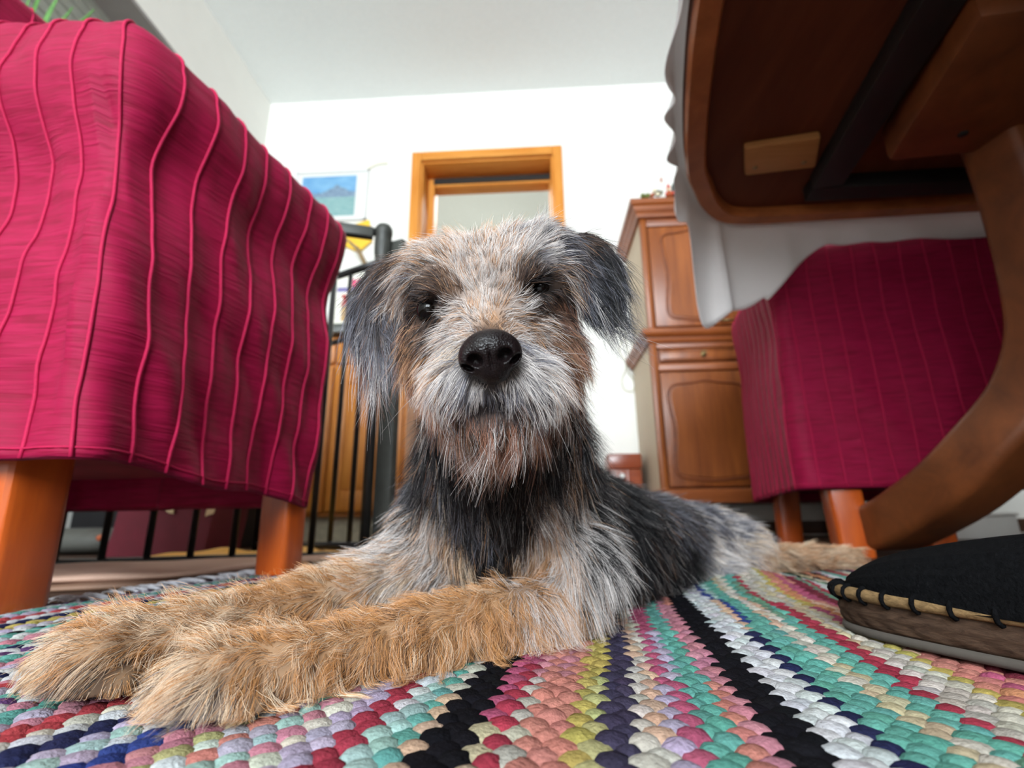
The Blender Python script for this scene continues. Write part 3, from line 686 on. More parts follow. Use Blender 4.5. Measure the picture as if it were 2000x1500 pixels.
# ------------------------------------------------------------------ picture and papers on the back wall
M['mount'] = mat_plain('mount', (.78, .78, .75), .6, noise=.01)
def mat_landscape(x0, z0, x1, z1):
    """printed mountain landscape, on the flat print of the picture"""
    m, nt, b = new_mat('landscape_print'); b.inputs['Roughness'].default_value = .5
    L = nt.links.new
    tc = nt.nodes.new('ShaderNodeTexCoord'); sp = nt.nodes.new('ShaderNodeSeparateXYZ'); L(tc.outputs['Generated'], sp.inputs[0])
    def math_(op, a, bb):
        n = nt.nodes.new('ShaderNodeMath'); n.operation = op
        for i, v in enumerate((a, bb)):
            if isinstance(v, (int, float)): n.inputs[i].default_value = v
            else: L(v, n.inputs[i])
        return n.outputs[0]
    def noise(scale, detail=4, sx=1, sz=1):
        mp = nt.nodes.new('ShaderNodeMapping'); mp.inputs['Scale'].default_value = (sx, 1, sz); L(tc.outputs['Generated'], mp.inputs[0])
        n = nt.nodes.new('ShaderNodeTexNoise'); n.inputs['Scale'].default_value = scale; n.inputs['Detail'].default_value = detail; L(mp.outputs[0], n.inputs['Vector']); return n.outputs['Fac']
    def mix(f, c1, c2):
        n = nt.nodes.new('ShaderNodeMix'); n.data_type = 'RGBA'; L(f, n.inputs[0])
        for i, c in ((6, c1), (7, c2)):
            if isinstance(c, tuple): n.inputs[i].default_value = (*c, 1)
            else: L(c, n.inputs[i])
        return n.outputs[2]
    X, Z = sp.outputs[0], sp.outputs[2]
    sky = mix(math_('MULTIPLY', noise(3, 4, 1, 2.5), 1.1), lin((40, 120, 190)), lin((150, 200, 225)))
    # ridge line: a peak right of the middle
    pk = math_('SUBTRACT', .30, math_('MULTIPLY', math_('ABSOLUTE', math_('SUBTRACT', X, .66), 0), .75))
    ridge = math_('ADD', math_('ADD', .48, math_('MAXIMUM', pk, .10)), math_('MULTIPLY', math_('SUBTRACT', noise(9, 5, 1, .01), .5), .16))
    hill = mix(math_('MULTIPLY', noise(14, 4, 1, 2), 1.3), lin((25, 60, 105)), lin((150, 175, 195)))
    c = mix(math_('GREATER_THAN', Z, ridge), hill, sky)
    meadow = mix(math_('MULTIPLY', noise(16, 4, .5, 2), 1.2), lin((70, 140, 150)), lin((165, 195, 190)))
    c = mix(math_('LESS_THAN', Z, .46), c, meadow)
    L(c, b.inputs['Base Color']); return m
pic = thing('landscape_picture', 'blue mountain landscape print in a white frame on the wall', 'picture', (-1.12, BACK, 1.83))
def wallquad(pts, y0, y1):
    V = [(x, y, z) for y in (y0, y1) for x, z in pts]; n = len(pts)
    Fs = [tuple(range(n)), tuple(range(2 * n - 1, n - 1, -1))] + [((i + 1) % n, i, n + i, n + (i + 1) % n) for i in range(n)]
    return V, Fs
px0, px1, pz0, pz1 = -1.335, -.915, 1.668, 1.99
for nm, lo, hi in (('frame_bar', (px0, BACK - .016, pz0), (px1, BACK - .002, pz0 + .012)), ('frame_bar', (px0, BACK - .016, pz1 - .012), (px1, BACK - .002, pz1)),
                   ('frame_bar', (px0, BACK - .016, pz0), (px0 + .012, BACK - .002, pz1)), ('frame_bar', (px1 - .012, BACK - .016, pz0), (px1, BACK - .002, pz1))):
    box(nm, lo, hi, M['frame_white'], pic, bevel=.002)
box('mount', (px0 + .01, BACK - .009, pz0 + .01), (px1 - .01, BACK - .002, pz1 - .01), M['mount'], pic)
pr = box('print', (-1.295, BACK - .0105, 1.70), (-.985, BACK - .0085, 1.955), mat_landscape(0, 0, 1, 1), pic)
rib = [at(x, y, Y=BACK - .006) for x, y in ((712, 336), (722, 327), (735, 321), (748, 318), (757, 319))]
V, Fs = sweep(spline(rib, 16), rrect(.022, .002, .0009, 2), up=(0, 1, 0)); o = mesh_obj('paper_ribbon', V, Fs, col('pale_paper', (226, 222, 205), noise=.02)); tag(o, 'pale paper ribbon on the wall at the picture corner', 'ribbon')

# ------------------------------------------------------------------ pine unit behind the gate
pu = thing('pine_base_unit', 'orange pine base unit with dark worktop behind the black gate', 'cabinet', (-1.0, 2.19, 0))
KX0, KX1, KY = -1.46, -.545, 2.0
box('carcass', (KX0, KY + .02, .10), (KX1, BACK - .003, .86), M['pine'], pu)
box('plinth', (KX0 + .01, KY + .05, 0), (KX1 - .01, KY + .065, .10), col('plinth', (196, 186, 160), noise=.18, nscale=40), pu)
doors = ((-1.45, -1.16), (-1.153, -.863), (-.856, -.556))
for x0, x1 in doors:
    dr = box('drawer', (x0, KY, .735), (x1, KY + .019, .848), M['pine'], pu, bevel=.004)
    dd = box('door', (x0, KY, .115), (x1, KY + .019, .722), M['pine'], pu, bevel=.004)
    for lo, hi in (((x0 + .005, KY - .006, .12), (x0 + .06, KY + .002, .717)), ((x1 - .06, KY - .006, .12), (x1 - .005, KY + .002, .717))):
        box('frame_stile', lo, hi, M['pine'], dd, bevel=.003)
    for lo, hi in (((x0 + .06, KY - .006, .64), (x1 - .06, KY + .002, .717)), ((x0 + .06, KY - .006, .12), (x1 - .06, KY + .002, .20))):
        box('frame_rail', lo, hi, M['pine'], dd, bevel=.003)
    box('bead', (x0 + .062, KY - .004, .205), (x1 - .062, KY + .001, .63), M['pine'], dd, bevel=.003)
    V, Fs = ball(((x0 + x1) / 2, KY - .012, .79), .013); mesh_obj('knob', V, Fs, M['pine'], dr)
wt = box('worktop', (KX0, KY - .03, .862), (KX1 - .16, BACK - .003, .905), M['counter'], pu, bevel=.005)
# things on and above the worktop
zw = .9055
def card(name, label, pts, y, mat, cat='paper', th=.002):
    V, Fs = wallquad(pts, y, y + th); o = mesh_obj(name, V, Fs, mat, smooth=False); return tag(o, label, cat)
q = lambda x, y, Y: tuple(at(x, y, Y=Y)[[0, 2]])
card('yellow_card', 'bright yellow paper sheet leaning on the wall below the landscape picture', [q(650, 470, 2.36), q(700, 492, 2.36), q(726, 470, 2.36), q(721, 428, 2.36), q(672, 444, 2.36)], 2.362, col('yellow_paper', (250, 200, 60), noise=.03))
def paper_bag(name, label, x, y, w, d, h, mat):
    t_ = thing(name, label, 'bag', (x, y, zw))
    V = []
    for z, k in ((0, 1), (h * .7, 1.0), (h, .96)):
        V += [(x - w / 2 * k, y - d / 2 * k, zw + z), (x + w / 2 * k, y - d / 2 * k, zw + z), (x + w / 2 * k, y + d / 2 * k, zw + z), (x - w / 2 * k, y + d / 2 * k, zw + z)]
    Fs = [(3, 2, 1, 0)] + [(j * 4 + i, j * 4 + (i + 1) % 4, j * 4 + 4 + (i + 1) % 4, j * 4 + 4 + i) for j in range(2) for i in range(4)]
    o = mesh_obj('bag_body', V, Fs, mat, t_, smooth=False)
    m_ = o.modifiers.new('thick', 'SOLIDIFY'); m_.thickness = .0015
    return t_
col('white_paper', (240, 236, 222), noise=.02); col('red_ribbon', (205, 40, 40)); col('magenta', (235, 70, 120)); col('purple', (120, 112, 160)); col('kraft', (196, 160, 110), noise=.08); col('teal_soft', (160, 205, 195)); col('grey_brown', (150, 125, 90), noise=.2); col('orange_soft', (226, 150, 80))
b1 = paper_bag('white_gift_bag', 'white paper bag with a pink heart standing on the worktop', -.87, 2.14, .15, .08, .30, M['white_paper'])
hx, hy = [], []
tt = np.linspace(0, 2 * np.pi, 26, endpoint=False)
hp = np.c_[-.832 + .0022 * 16 * np.sin(tt) ** 3 * .9, zw + .33 + .0020 * (13 * np.cos(tt) - 5 * np.cos(2 * tt) - 2 * np.cos(3 * tt) - np.cos(4 * tt))]
V, Fs = wallquad(hp - np.array([0, .09]), 2.096, 2.099); mesh_obj('heart', V, Fs, M['magenta'], b1, smooth=False)
pb = box('purple_box', (-.90, 2.05, zw + .175), (-.80, 2.085, zw + .20), M['purple']); tag(pb, 'flat purple box lying on the stack beside the gate', 'box')
bk = box('recipe_box', (-.895, 2.04, zw), (-.80, 2.09, zw + .173), M['white_paper'], bevel=.003); tag(bk, 'white upright box with a brown label on the worktop', 'box')
lb = box('label_patch', (-.868, 2.0375, zw + .03), (-.838, 2.0395, zw + .10), M['kraft'], bk)
fg = thing('red_ribbon_bow', 'small red ribbon bow hanging on the white box', 'bow', (-.855, 2.03, zw + .14))
for s in (-1, 1):
    V, Fs = ball((-.852 + s * .009, 2.033, zw + .148), .010, (1, .4, .7)); mesh_obj('loop', V, Fs, M['red_ribbon'], fg)
    V, Fs = sweep(np.array([(-.852, 2.033, zw + .145), (-.852 + s * .006, 2.033, zw + .12), (-.855 + s * .01, 2.033, zw + .10)]), rrect(.009, .002, .0008, 2), up=(0, 1, 0)); mesh_obj('tail', V, Fs, M['red_ribbon'], fg)
sk = tube('brown_stick', [tuple(at(678, 468, Y=2.25)), tuple(at(700, 488, Y=2.25)), (-.765, 2.25, zw + .24), (-.742, 2.255, zw + .03)], .012, M['grey_brown'], None, 8, scale=[.4, 1, .9, .6]); tag(sk, 'brown wooden spoon standing in the straw basket before the yellow paper', 'spoon')
jar = thing('teal_jar', 'pale teal jar on the worktop close to the gate post', 'jar', (-.735, 2.12, zw))
V, Fs = lathe(((.04, 0), (.045, .02), (.045, .20), (.03, .24)), (-.735, 2.12, zw), 18); mesh_obj('body', V, Fs, M['teal_soft'], jar)
V, Fs = lathe(((.033, .24), (.033, .262), (.02, .268)), (-.735, 2.12, zw), 18); mesh_obj('lid', V, Fs, M['orange_soft'], jar)
cj = thing('wicker_basket', 'pale straw basket on the worktop behind the gate bars', 'basket', (-.80, 2.24, zw))
V, Fs = lathe(((.05, 0), (.06, .10), (.072, .34), (.074, .345)), (-.765, 2.26, zw), 20); mesh_obj('body', V, Fs, M['straw'], cj)

# ------------------------------------------------------------------ black pet gate
gate = thing('pet_gate', 'black metal pet gate with round bars behind the dog and the red chair', 'gate', (-.38, 1.12, 0))
def gtube(nm, P, r, mat=None, k=10, par=None, up=(0.3, 1, 0)): return tube(nm, P, r, mat or M['gate'], par or gate, k, up)
gp = np.array([-.383, 1.12])
gtube('post', [(gp[0], gp[1], 0), (gp[0], gp[1], .70)], .0115, k=16)
V, Fs = lathe(((.0125, .690), (.0145, .70), (.021, .735), (.0215, .76), (.0212, .785), (.0225, .787), (.0225, .803), (.017, .812), (.006, .815)), (gp[0], gp[1], 0), 22); mesh_obj('post_cap', V, Fs, M['gate_plastic'], gate)
# flat hinge profile on the wall side of the post
Mg = Matrix.Translation((gp[0] + .028, gp[1] + .015, 0)) @ Matrix.Rotation(math.radians(-20), 4, 'Z')
box('hinge_profile', (-.016, -.012, 0), (.030, .012, .775), M['gate_plastic'], gate, Mg, .006)
dA = np.array([-.92, -.33]); dA /= np.linalg.norm(dA)
def pA(t, z): return (gp[0] + dA[0] * t, gp[1] + dA[1] * t, z)
gtube('top_rail', [pA(.02, .792), pA(.56, .792)], .0105)
gtube('bottom_rail', [pA(.03, .012), pA(.56, .012)], .008)
bx = box('latch_handle', (-.0, -.012, 0), (.10, .012, .030), M['gate_plastic'], gate, Matrix.Translation(pA(.125, .772)) @ Matrix.Rotation(math.atan2(-dA[1], -dA[0]), 4, 'Z'), .005)
for t_ in np.arange(.108, .57, .074): gtube('bar', [pA(t_, .012), pA(t_, .792)], .0066)
dB = np.array([-.78, .62]); dB /= np.linalg.norm(dB)
def pB(t, z): return (gp[0] + dB[0] * t, gp[1] + dB[1] * t, z)
def zB(t): return .715 + .16 * t
gtube('door_rail', [pB(.015, zB(.0)), pB(.56, zB(.56))], .0095)
gtube('door_rail', [pB(.015, .53), pB(.56, .53 + .05)], .007)
gtube('door_rail', [pB(.01, .030), pB(.56, .022)], .0085)
gtube('door_foot', spline([pB(.30, .030), pB(.31, .006), pB(.36, .004), pB(.56, .003)], 14), .005)
for t_ in np.arange(.062, .56, .084): gtube('door_bar', [pB(t_, .03), pB(t_, zB(t_))], .0062)
gtube('door_bar', [pB(.555, .0), pB(.555, zB(.555))], .0085)

# ------------------------------------------------------------------ floor things behind the chair
col('tan_cloth', (196, 160, 140), noise=.06, nscale=14, bump=.2, bscale=700); col('brown_cloth', (140, 108, 88), noise=.08, nscale=14, bump=.2, bscale=700)
def mat_pad(nm, label, Fp, Bp, z0, z1, mat, seed):
    """soft flat pad between a front and a back line"""
    Fp, Bp = spline(Fp, 40), spline(Bp, 40)
    V = []; rows = [(0, 0), (-.004, .3), (-.002, .75), (.012, 1.0)] 
    ring_ = []
    for i in range(40):
        f, b = Fp[i], Bp[i]; d = (b - f); L_ = np.linalg.norm(d); d /= L_
        h = (z1 - z0) * (1 + .10 * math.sin(i * .5 + seed))
        sec = [(.002, 0), (-.004, h * .25), (-.005, h * .6), (.002, h * .92), (.014, h), (L_ * .5, h * 1.0), (L_ - .01, h * .9), (L_, h * .4), (L_, 0)]
        ring_.append([(f[0] + d[0] * a, f[1] + d[1] * a, z0 + c) for a, c in sec])
    m = 9; V = [p for r_ in ring_ for p in r_]; Fs = []
    for i in range(39):
        for k in range(m): l = (k + 1) % m; Fs.append((i * m + k, (i + 1) * m + k, (i + 1) * m + l, i * m + l))
    Fs += [tuple(range(m)), tuple(range(40 * m - 1, 39 * m - 1, -1))]
    o = mesh_obj(nm, V, Fs, mat); return tag(o, label, 'blanket')
mat_pad('folded_blanket', 'brown lower blanket on the floor behind the rug fringe', [(-.74, .60), (-.60, .645), (-.50, .70), (-.45, .87), (-.365, 1.03)], [(-.95, .82), (-.80, .87), (-.66, .93), (-.52, 1.0), (-.40, 1.06)], .0, .009, M['brown_cloth'], 1)
mat_pad('folded_blanket', 'tan blanket folded on top of the brown one under the red chair', [(-.74, .615), (-.60, .66), (-.495, .715), (-.445, .88), (-.36, 1.035)], [(-.95, .82), (-.80, .87), (-.66, .93), (-.52, 1.0), (-.395, 1.06)], .0095, .019, M['tan_cloth'], 2)
tieP = spline([at(358, 1104, Y=.79), at(375, 1118, Y=.76), at(384, 1127, Y=.75), at(392, 1136, Y=.74)], 14)
o = tube('tie_string', tieP, .0013, M['straw'], None, 5); tag(o, 'short pale tie string on the tan blanket', 'string')
# maroon tote with cream tape
col('maroon', (104, 20, 38), noise=.08, bump=.2, bscale=600); col('tape', (214, 190, 150), noise=.04); col('black_cloth', (14, 12, 14))
bag = thing('maroon_tote', 'maroon fabric tote with cream tape along its top behind the gate', 'bag', (-.98, 1.36, 0))
fr = [q(190, 1088, 1.30), q(205, 1075, 1.30), q(222, 1030, 1.30), q(234, 985, 1.30), q(238, 962, 1.30), q(330, 962, 1.30), q(422, 970, 1.30), q(414, 1010, 1.30), q(402, 1055, 1.30), q(396, 1088, 1.30)]
fr = [(x, max(z, .0)) for x, z in fr]
V, Fs = prism(np.array(fr), 1.30, 1.46, 'y'); shade_angle(mesh_obj('tote_body', V, Fs, M['maroon'], bag), 40)
V, Fs = wallquad([q(237, 974, 1.295), q(238, 958, 1.295), q(424, 966, 1.295), q(420, 988, 1.295), q(330, 976, 1.295)], 1.2955, 1.2985); mesh_obj('tape', V, Fs, M['tape'], bag, smooth=False)
V, Fs = wallquad([q(318, 975, 1.29), q(340, 977, 1.29), q(338, 998, 1.29), q(330, 997, 1.29), q(322, 991, 1.29), q(309, 990, 1.29)], 1.292, 1.295); mesh_obj('tape_end', V, Fs, M['tape'], bag, smooth=False)
V, Fs = wallquad([q(405, 984, 1.29), q(421, 984, 1.29), q(416, 998, 1.29), q(400, 1003, 1.29)], 1.292, 1.295); mesh_obj('tape_end', V, Fs, M['tape'], bag, smooth=False)
# grey pillow with rust spots, yellow cloth, dark crate
col('grey_cloth', (84, 84, 78), noise=.1, bump=.2, bscale=500)
gpil = thing('grey_cushion', 'grey cushion with small rust spots left of the maroon tote', 'cushion', (-1.25, 1.36, 0))
V, Fs = ball((0, 0, 0), 1, k=24); V = np.asarray(V); V = V / (np.abs(V) ** 3).sum(1)[:, None] ** (1 / 3)
c0 = np.array([-1.335, 1.48, .036]); mesh_obj('cushion_body', V * np.array([.19, .12, .036]) + c0, Fs, M['grey_cloth'], gpil)
for p in (at(168, 1053, Y=1.372), at(197, 1045, Y=1.372)):
    V, Fs = ball(p, .010, (1.2, .5, .8), jitter=.1); mesh_obj('spot', V, Fs, M['rust'], gpil)
dk = box('black_crate', (-1.54, 1.62, 0), (-.98, 1.95, .36), M['black_cloth'], bevel=.01); tag(dk, 'black crate in the shadow behind the grey cushion', 'crate')  # plain black block made up to fill a dark patch of background
col('yellow_cloth', (236, 172, 40), noise=.10, nscale=30, bump=.5, bscale=300, sheen=.3)
U, W_ = np.meshgrid(np.linspace(0, 1, 60), np.linspace(0, 1, 20))
yx = -.90 + .50 * U + .05 * W_; yy = 1.125 + .15 * W_ + .02 * np.sin(U * 9)
yz = (.010 + .020 * np.clip(fbm2(U * 9, W_ * 5, 5, 3) + .45, .15, 1.3) * np.exp(-((U - .42) / .34) ** 2)) * np.sin(np.pi * np.clip(W_ * .96 + .04, 0, 1)) ** .35 * (U > .01) * (U < .99)
V = np.c_[yx.ravel(), yy.ravel(), yz.ravel() + .001]; Fs = [(j * 60 + i, j * 60 + i + 1, j * 60 + 61 + i, j * 60 + 60 + i) for j in range(19) for i in range(59)]
o = mesh_obj('yellow_towel', V, Fs, M['yellow_cloth']); tag(o, 'crumpled yellow towel on the floor behind the gate', 'towel')
o.modifiers.new('thick', 'SOLIDIFY').thickness = .002
# plant whose leaves show over the chair
col('leaf', (92, 140, 70), noise=.25, nscale=60); col('pot', (176, 96, 60))
pl = thing('potted_plant', 'green long-leaved plant on the window sill over the red chair', 'plant', (-1.47, 1.10, .955))
V, Fs = lathe(((.05, 0), (.075, .13), (.08, .135), (.08, .15), (.07, .15)), (-1.47, 1.10, .9555), 20); mesh_obj('pot', V, Fs, M['pot'], pl)
ends = [at(120, -20, D=1.55), at(184, 18, D=1.5), at(142, 14, D=1.55), at(100, -60, D=1.6), at(60, -10, D=1.5)] + [(-1.33, 1.2, 1.30), (-1.36, 1.0, 1.25), (-1.5, 1.3, 1.3)]
for i, e in enumerate(ends):
    b = np.array([-1.47 + .02 * math.cos(i), 1.10 + .02 * math.sin(i), 1.09]); e = np.array(e)
    m_ = (b + e) / 2 + np.array([-.02, 0, .10])
    P = spline([b, m_, e], 12)
    V, Fs = sweep(P, rrect(.016, .0016, .0007, 1), up=(0, .3, 1), scale=np.sin(np.linspace(.5, 3.05, 12)) * .9 + .08); mesh_obj('leaf', V, Fs, M['leaf'], pl)
# white pipe and box on the floor by the back wall, far right
wb = thing('white_floor_box', 'white box on the floor against the wall beyond the table leg', 'box', (1.52, 1.9, 0))
box('body', (1.40, 1.86, 0), (1.62, 2.0, .075), M['frame_white'], wb, bevel=.004)
box('lid', (1.395, 1.855, .0755), (1.625, 2.005, .086), M['frame_white'], wb, bevel=.003)
o = tube('white_pipe', [(1.60, 1.78, .082), (1.655, 1.70, .045), (1.70, 1.62, .013)], .013, M['frame_white'], None, 12); tag(o, 'short white pipe leaning beside the white box', 'pipe')

# ------------------------------------------------------------------ slipper
M['knit'] = mat_plain('black_knit', (.0035, .0035, .004), .9, .05, noise=.35, nscale=350, bump=.5, bscale=600, sheen=0)
M['jute'] = mat_wood('jute_sole', lin((44, 32, 26)), lin((86, 66, 52)), (200, 60, 420), .85, .1, bump=.9)
M['rubber'] = mat_plain('rubber_sole', lin((74, 68, 62)), .85)
M['braid'] = mat_wood('sole_braid', lin((92, 72, 48)), lin((146, 118, 82)), (500, 160, 500), .8, .1, bump=.6)
sl = thing('knit_slipper', 'black knitted slipper with a stitched jute sole on the rug', 'slipper', (.25, .34, 0))
ax = np.array([.105, -.27]); ax /= np.linalg.norm(ax); pxv = np.array([-ax[1], ax[0]])   # toe -> heel, and to the right side
toe = np.array([.189, .386])
def sole_outline(w=1.0, grow=0.0, n=64):
    ts = np.linspace(0, 2 * np.pi, n, endpoint=False); out = []
    for a in ts:
        u = .13 - .13 * math.cos(a)      # 0 toe .. .26 heel
        hw = (.047 * math.sin(a / 1) ** 1 if False else .047)
        y = math.sin(a); wd = .046 + .004 * math.cos(2 * (u / .26) * math.pi) - .004 * (u / .26)
        s_ = np.sign(y) * abs(y) ** .62
        out.append((u + grow * -math.cos(a), s_ * (wd + grow)))
    return np.array(out)
def sw(u, v): return toe + ax * u + pxv * (v + .04)
def ringz(ol_, z): return np.array([[*sw(a, b), z] for a, b in ol_])
zb = .0016
so_ = sole_outline()
def loft(rings_, cap=True):
    n_ = len(rings_[0]); V = np.concatenate(rings_); Fs = []
    for j in range(len(rings_) - 1):
        for i in range(n_): k = (i + 1) % n_; Fs.append((j * n_ + i, j * n_ + k, (j + 1) * n_ + k, (j + 1) * n_ + i))
    if cap: Fs += [tuple(range(n_ - 1, -1, -1)), tuple(range((len(rings_) - 1) * n_, len(rings_) * n_))]
    return V, Fs
V, Fs = loft([ringz(sole_outline(grow=.001), zb), ringz(sole_outline(grow=.002), zb + .002), ringz(sole_outline(grow=.001), zb + .005)]); mesh_obj('rubber_sole', V, Fs, M['rubber'], sl)
rows_ = []
for j in range(13):
    u = j / 12; o_ = sole_outline(grow=-.0005 + .0022 * math.sin(math.pi * u), n=320)
    oo = np.roll(o_, -1, 0) - np.roll(o_, 1, 0); oo /= np.linalg.norm(oo, axis=1)[:, None] + 1e-9; no_ = np.stack([-oo[:, 1], oo[:, 0]], 1)
    if (no_ * (o_ - o_.mean(0))).sum() < 0: no_ = -no_
    band = int(u * 2.999); ph_ = (u * 3 - band)
    dd = .0011 * np.abs(np.sin(np.arange(320) * math.pi / 8 + (1 if band % 2 else -1) * ph_ * 2.2)) * math.sin(math.pi * min(max(ph_, .02), .98)) ** .5
    rows_.append(ringz(o_ + no_ * dd[:, None], zb + .005 + .018 * u))
V, Fs = loft(rows_); mesh_obj('jute_sole', V, Fs, M['jute'], sl)
br = ringz(sole_outline(grow=.0015, n=120), zb + .0245)
V, Fs = sweep(br, circ(.0040, 8), closed=True); bro = mesh_obj('edge_braid', V, Fs, M['braid'], sl)
for i in range(0, 120, 3):
    c = br[i]; tdir = br[(i + 1) % 120] - br[i - 1]; tdir /= np.linalg.norm(tdir); nd = np.array([-tdir[1], tdir[0], 0])
    P = [c + nd *   .0047 * math.cos(a) + np.array([0, 0, .0048 * math.sin(a)]) for a in np.linspace(0, 2 * math.pi, 10, endpoint=False)]
    V, Fs = sweep(np.array(P), circ(.0013, 6), up=tdir, closed=True); mesh_obj('stitch', V, Fs, M['knit'], sl)
nu, nv = 46, 40
us = np.linspace(0, 1, nu); V = []
zprof = lambda u: zb + .024 + .041 * (1 - (1 - np.clip(u / .62, 0, 1)) ** 2.0) ** .62 - .014 * np.clip((u - .7) / .3, 0, 1) ** 2
for u in us:
    uu = .001 + .256 * u
    wd = .0455 * (1 - abs(2 * u - 1) ** 4.5) ** .5 + .0004
    zt_ = zprof(u)
    for k in range(nv):
        a = math.pi * k / (nv - 1)
        c, s_ = math.cos(a), math.sin(a)
        rib_ = .0009 * math.sin(k * 2.6)
        V.append([*sw(uu, -np.sign(c) * abs(c) ** .75 * (wd + rib_)), zb + .0235 + (zt_ - zb - .0235) * s_ ** .8 + rib_ * s_])
Fs = [(i * nv + k, (i + 1) * nv + k, (i + 1) * nv + k + 1, i * nv + k + 1) for i in range(nu - 1) for k in range(nv - 1)]
Fs += [tuple(range(nv)), tuple(range(nu * nv - 1, (nu - 1) * nv - 1, -1))]
mesh_obj('knit_upper', V, Fs, M['knit'], sl)
# ------------------------------------------------------------------ rag rug
RD = np.array([.134, .991]); RA = np.array([.991, -.134])
A0, A1, B0, B1 = -.545, .66, -.06, .95
PITCHW, WARP = .0058, .0076
def rug_h(x, y):
    h = .016 * np.exp(-(((x - .235) / .07) ** 2 + ((y - .66) / .09) ** 2))
    h = h + .006 * np.exp(-(((x - .14) / .06) ** 2 + ((y - .42) / .10) ** 2)) + .0022 * np.sin(x * 19 + y * 7) * np.sin(y * 15 + 1) ** 2
    return h
colr = {'purple': (72, 62, 92), 'cream': (226, 214, 196), 'crimson': (190, 22, 62), 'teal': (92, 186, 168), 'pink': (222, 130, 150), 'black': (26, 24, 30), 'white': (222, 224, 226), 'navy': (38, 42, 88),
        'blue': (34, 62, 150), 'peach': (236, 186, 150), 'beige': (206, 196, 178), 'yellow': (212, 186, 62), 'lemon': (206, 200, 118), 'salmon': (230, 132, 112), 'maroon': (138, 34, 58), 'green': (110, 160, 130), 'red': (208, 40, 56),
        'lilac': (196, 176, 206), 'mint': (176, 214, 204), 'magenta': (206, 72, 120), 'violet': (112, 60, 130), 'orange': (226, 140, 80), 'sand': (220, 196, 150)}
colr = {k: np.array(lin(v)) for k, v in colr.items()}
colr = {k: (v * .76 + .24 * v.mean()) * .48 for k, v in colr.items()}
right = [(1, 'purple'), (2, 'cream cream peach'), (2, 'magenta yellow magenta lilac magenta'), (2, 'teal'), (2, 'pink pink pink salmon'), (3, 'black'), (3, 'white'), (1, 'navy peach blue navy'), (1, 'teal blue mint teal'), (2, 'teal'), (2, 'cream peach cream sand'), (2, 'teal teal green'),
         (1, 'crimson'), (1, 'crimson beige'), (3, 'beige cream sand'), (1, 'yellow magenta yellow'), (2, 'salmon peach orange'), (2, 'magenta salmon'), (2, 'maroon'), (1, 'green'), (1, 'crimson'), (2, 'white'), (1, 'green'), (1, 'black'), (2, 'sand cream'), (1, 'black'), (2, 'orange salmon'), (1, 'black'), (2, 'white pink'), (2, 'teal'),
         (2, 'red'), (2, 'cream'), (2, 'navy'), (2, 'pink'), (2, 'yellow'), (2, 'mint'), (2, 'maroon'), (2, 'white'), (2, 'green'), (2, 'black'), (2, 'lilac'), (2, 'salmon'), (2, 'teal'), (2, 'beige'), (2, 'crimson'), (2, 'white'), (2, 'blue'), (2, 'cream'), (2, 'pink'), (2, 'black'), (2, 'teal'), (2, 'sand'), (2, 'red'), (2, 'white'), (2, 'navy')]
left = [(1, 'purple'), (2, 'yellow yellow lemon'), (3, 'salmon pink salmon'), (1, 'beige pink cream'), (1, 'crimson magenta'), (1, 'magenta pink sand'), (3, 'black'), (1, 'peach cream'), (1, 'teal mint teal'), (2, 'white cream mint'), (2, 'crimson'), (1, 'lilac'), (2, 'cream white lilac'), (1, 'pink lilac pink'), (1, 'mint teal pink'), (2, 'salmon mint lilac'), (2, 'lemon white'), (2, 'pink magenta pink'), (2, 'blue'),
        (2, 'mint lilac white'), (1, 'lilac'), (2, 'navy'), (2, 'white cream'), (2, 'red'), (2, 'pink white lilac'), (2, 'teal'), (2, 'pink white'), (1, 'violet'), (1, 'yellow teal'), (2, 'white lilac'), (2, 'red pink'), (2, 'white'), (1, 'navy'), (2, 'lilac white'), (2, 'pink'), (2, 'teal'), (2, 'white'), (1, 'violet'), (2, 'white navy'), (2, 'teal'), (2, 'pink'), (2, 'white'), (2, 'teal'), (1, 'black'), (2, 'white lilac'), (2, 'yellow'), (2, 'navy'), (2, 'white'), (2, 'red'), (2, 'white lilac'), (2, 'teal'), (2, 'white'), (1, 'violet')]
M['rag'] = mat_attr('rag_cotton', .95, .04, bump=.9, bscale=650, speck=.22)
rug = thing('rag_rug', 'striped woven rag rug of many coloured cotton strips under the dog', 'rug', (0, .45, 0))
gu = np.linspace(-1, 1, 6); gv = np.array([-1, -.62, 0, .62, 1])
GU, GV = np.meshgrid(gu, gv, indexing='ij')
halfw = (1 - np.abs(gu) ** 2.2) ** .5
LX = GU * WARP * 1.06                       # along the strip
LY = GV * (halfw[:, None] * .9 + .1) * PITCHW * 1.22     # across
LZ = (1 - np.abs(GU) ** 2.0) ** .6 * (1 - np.abs(GV) ** 2.0) ** .6
LF = [(i * 5 + k, (i + 1) * 5 + k, (i + 1) * 5 + k + 1, i * 5 + k + 1) for i in range(5) for k in range(4)]
LF = np.array(LF)
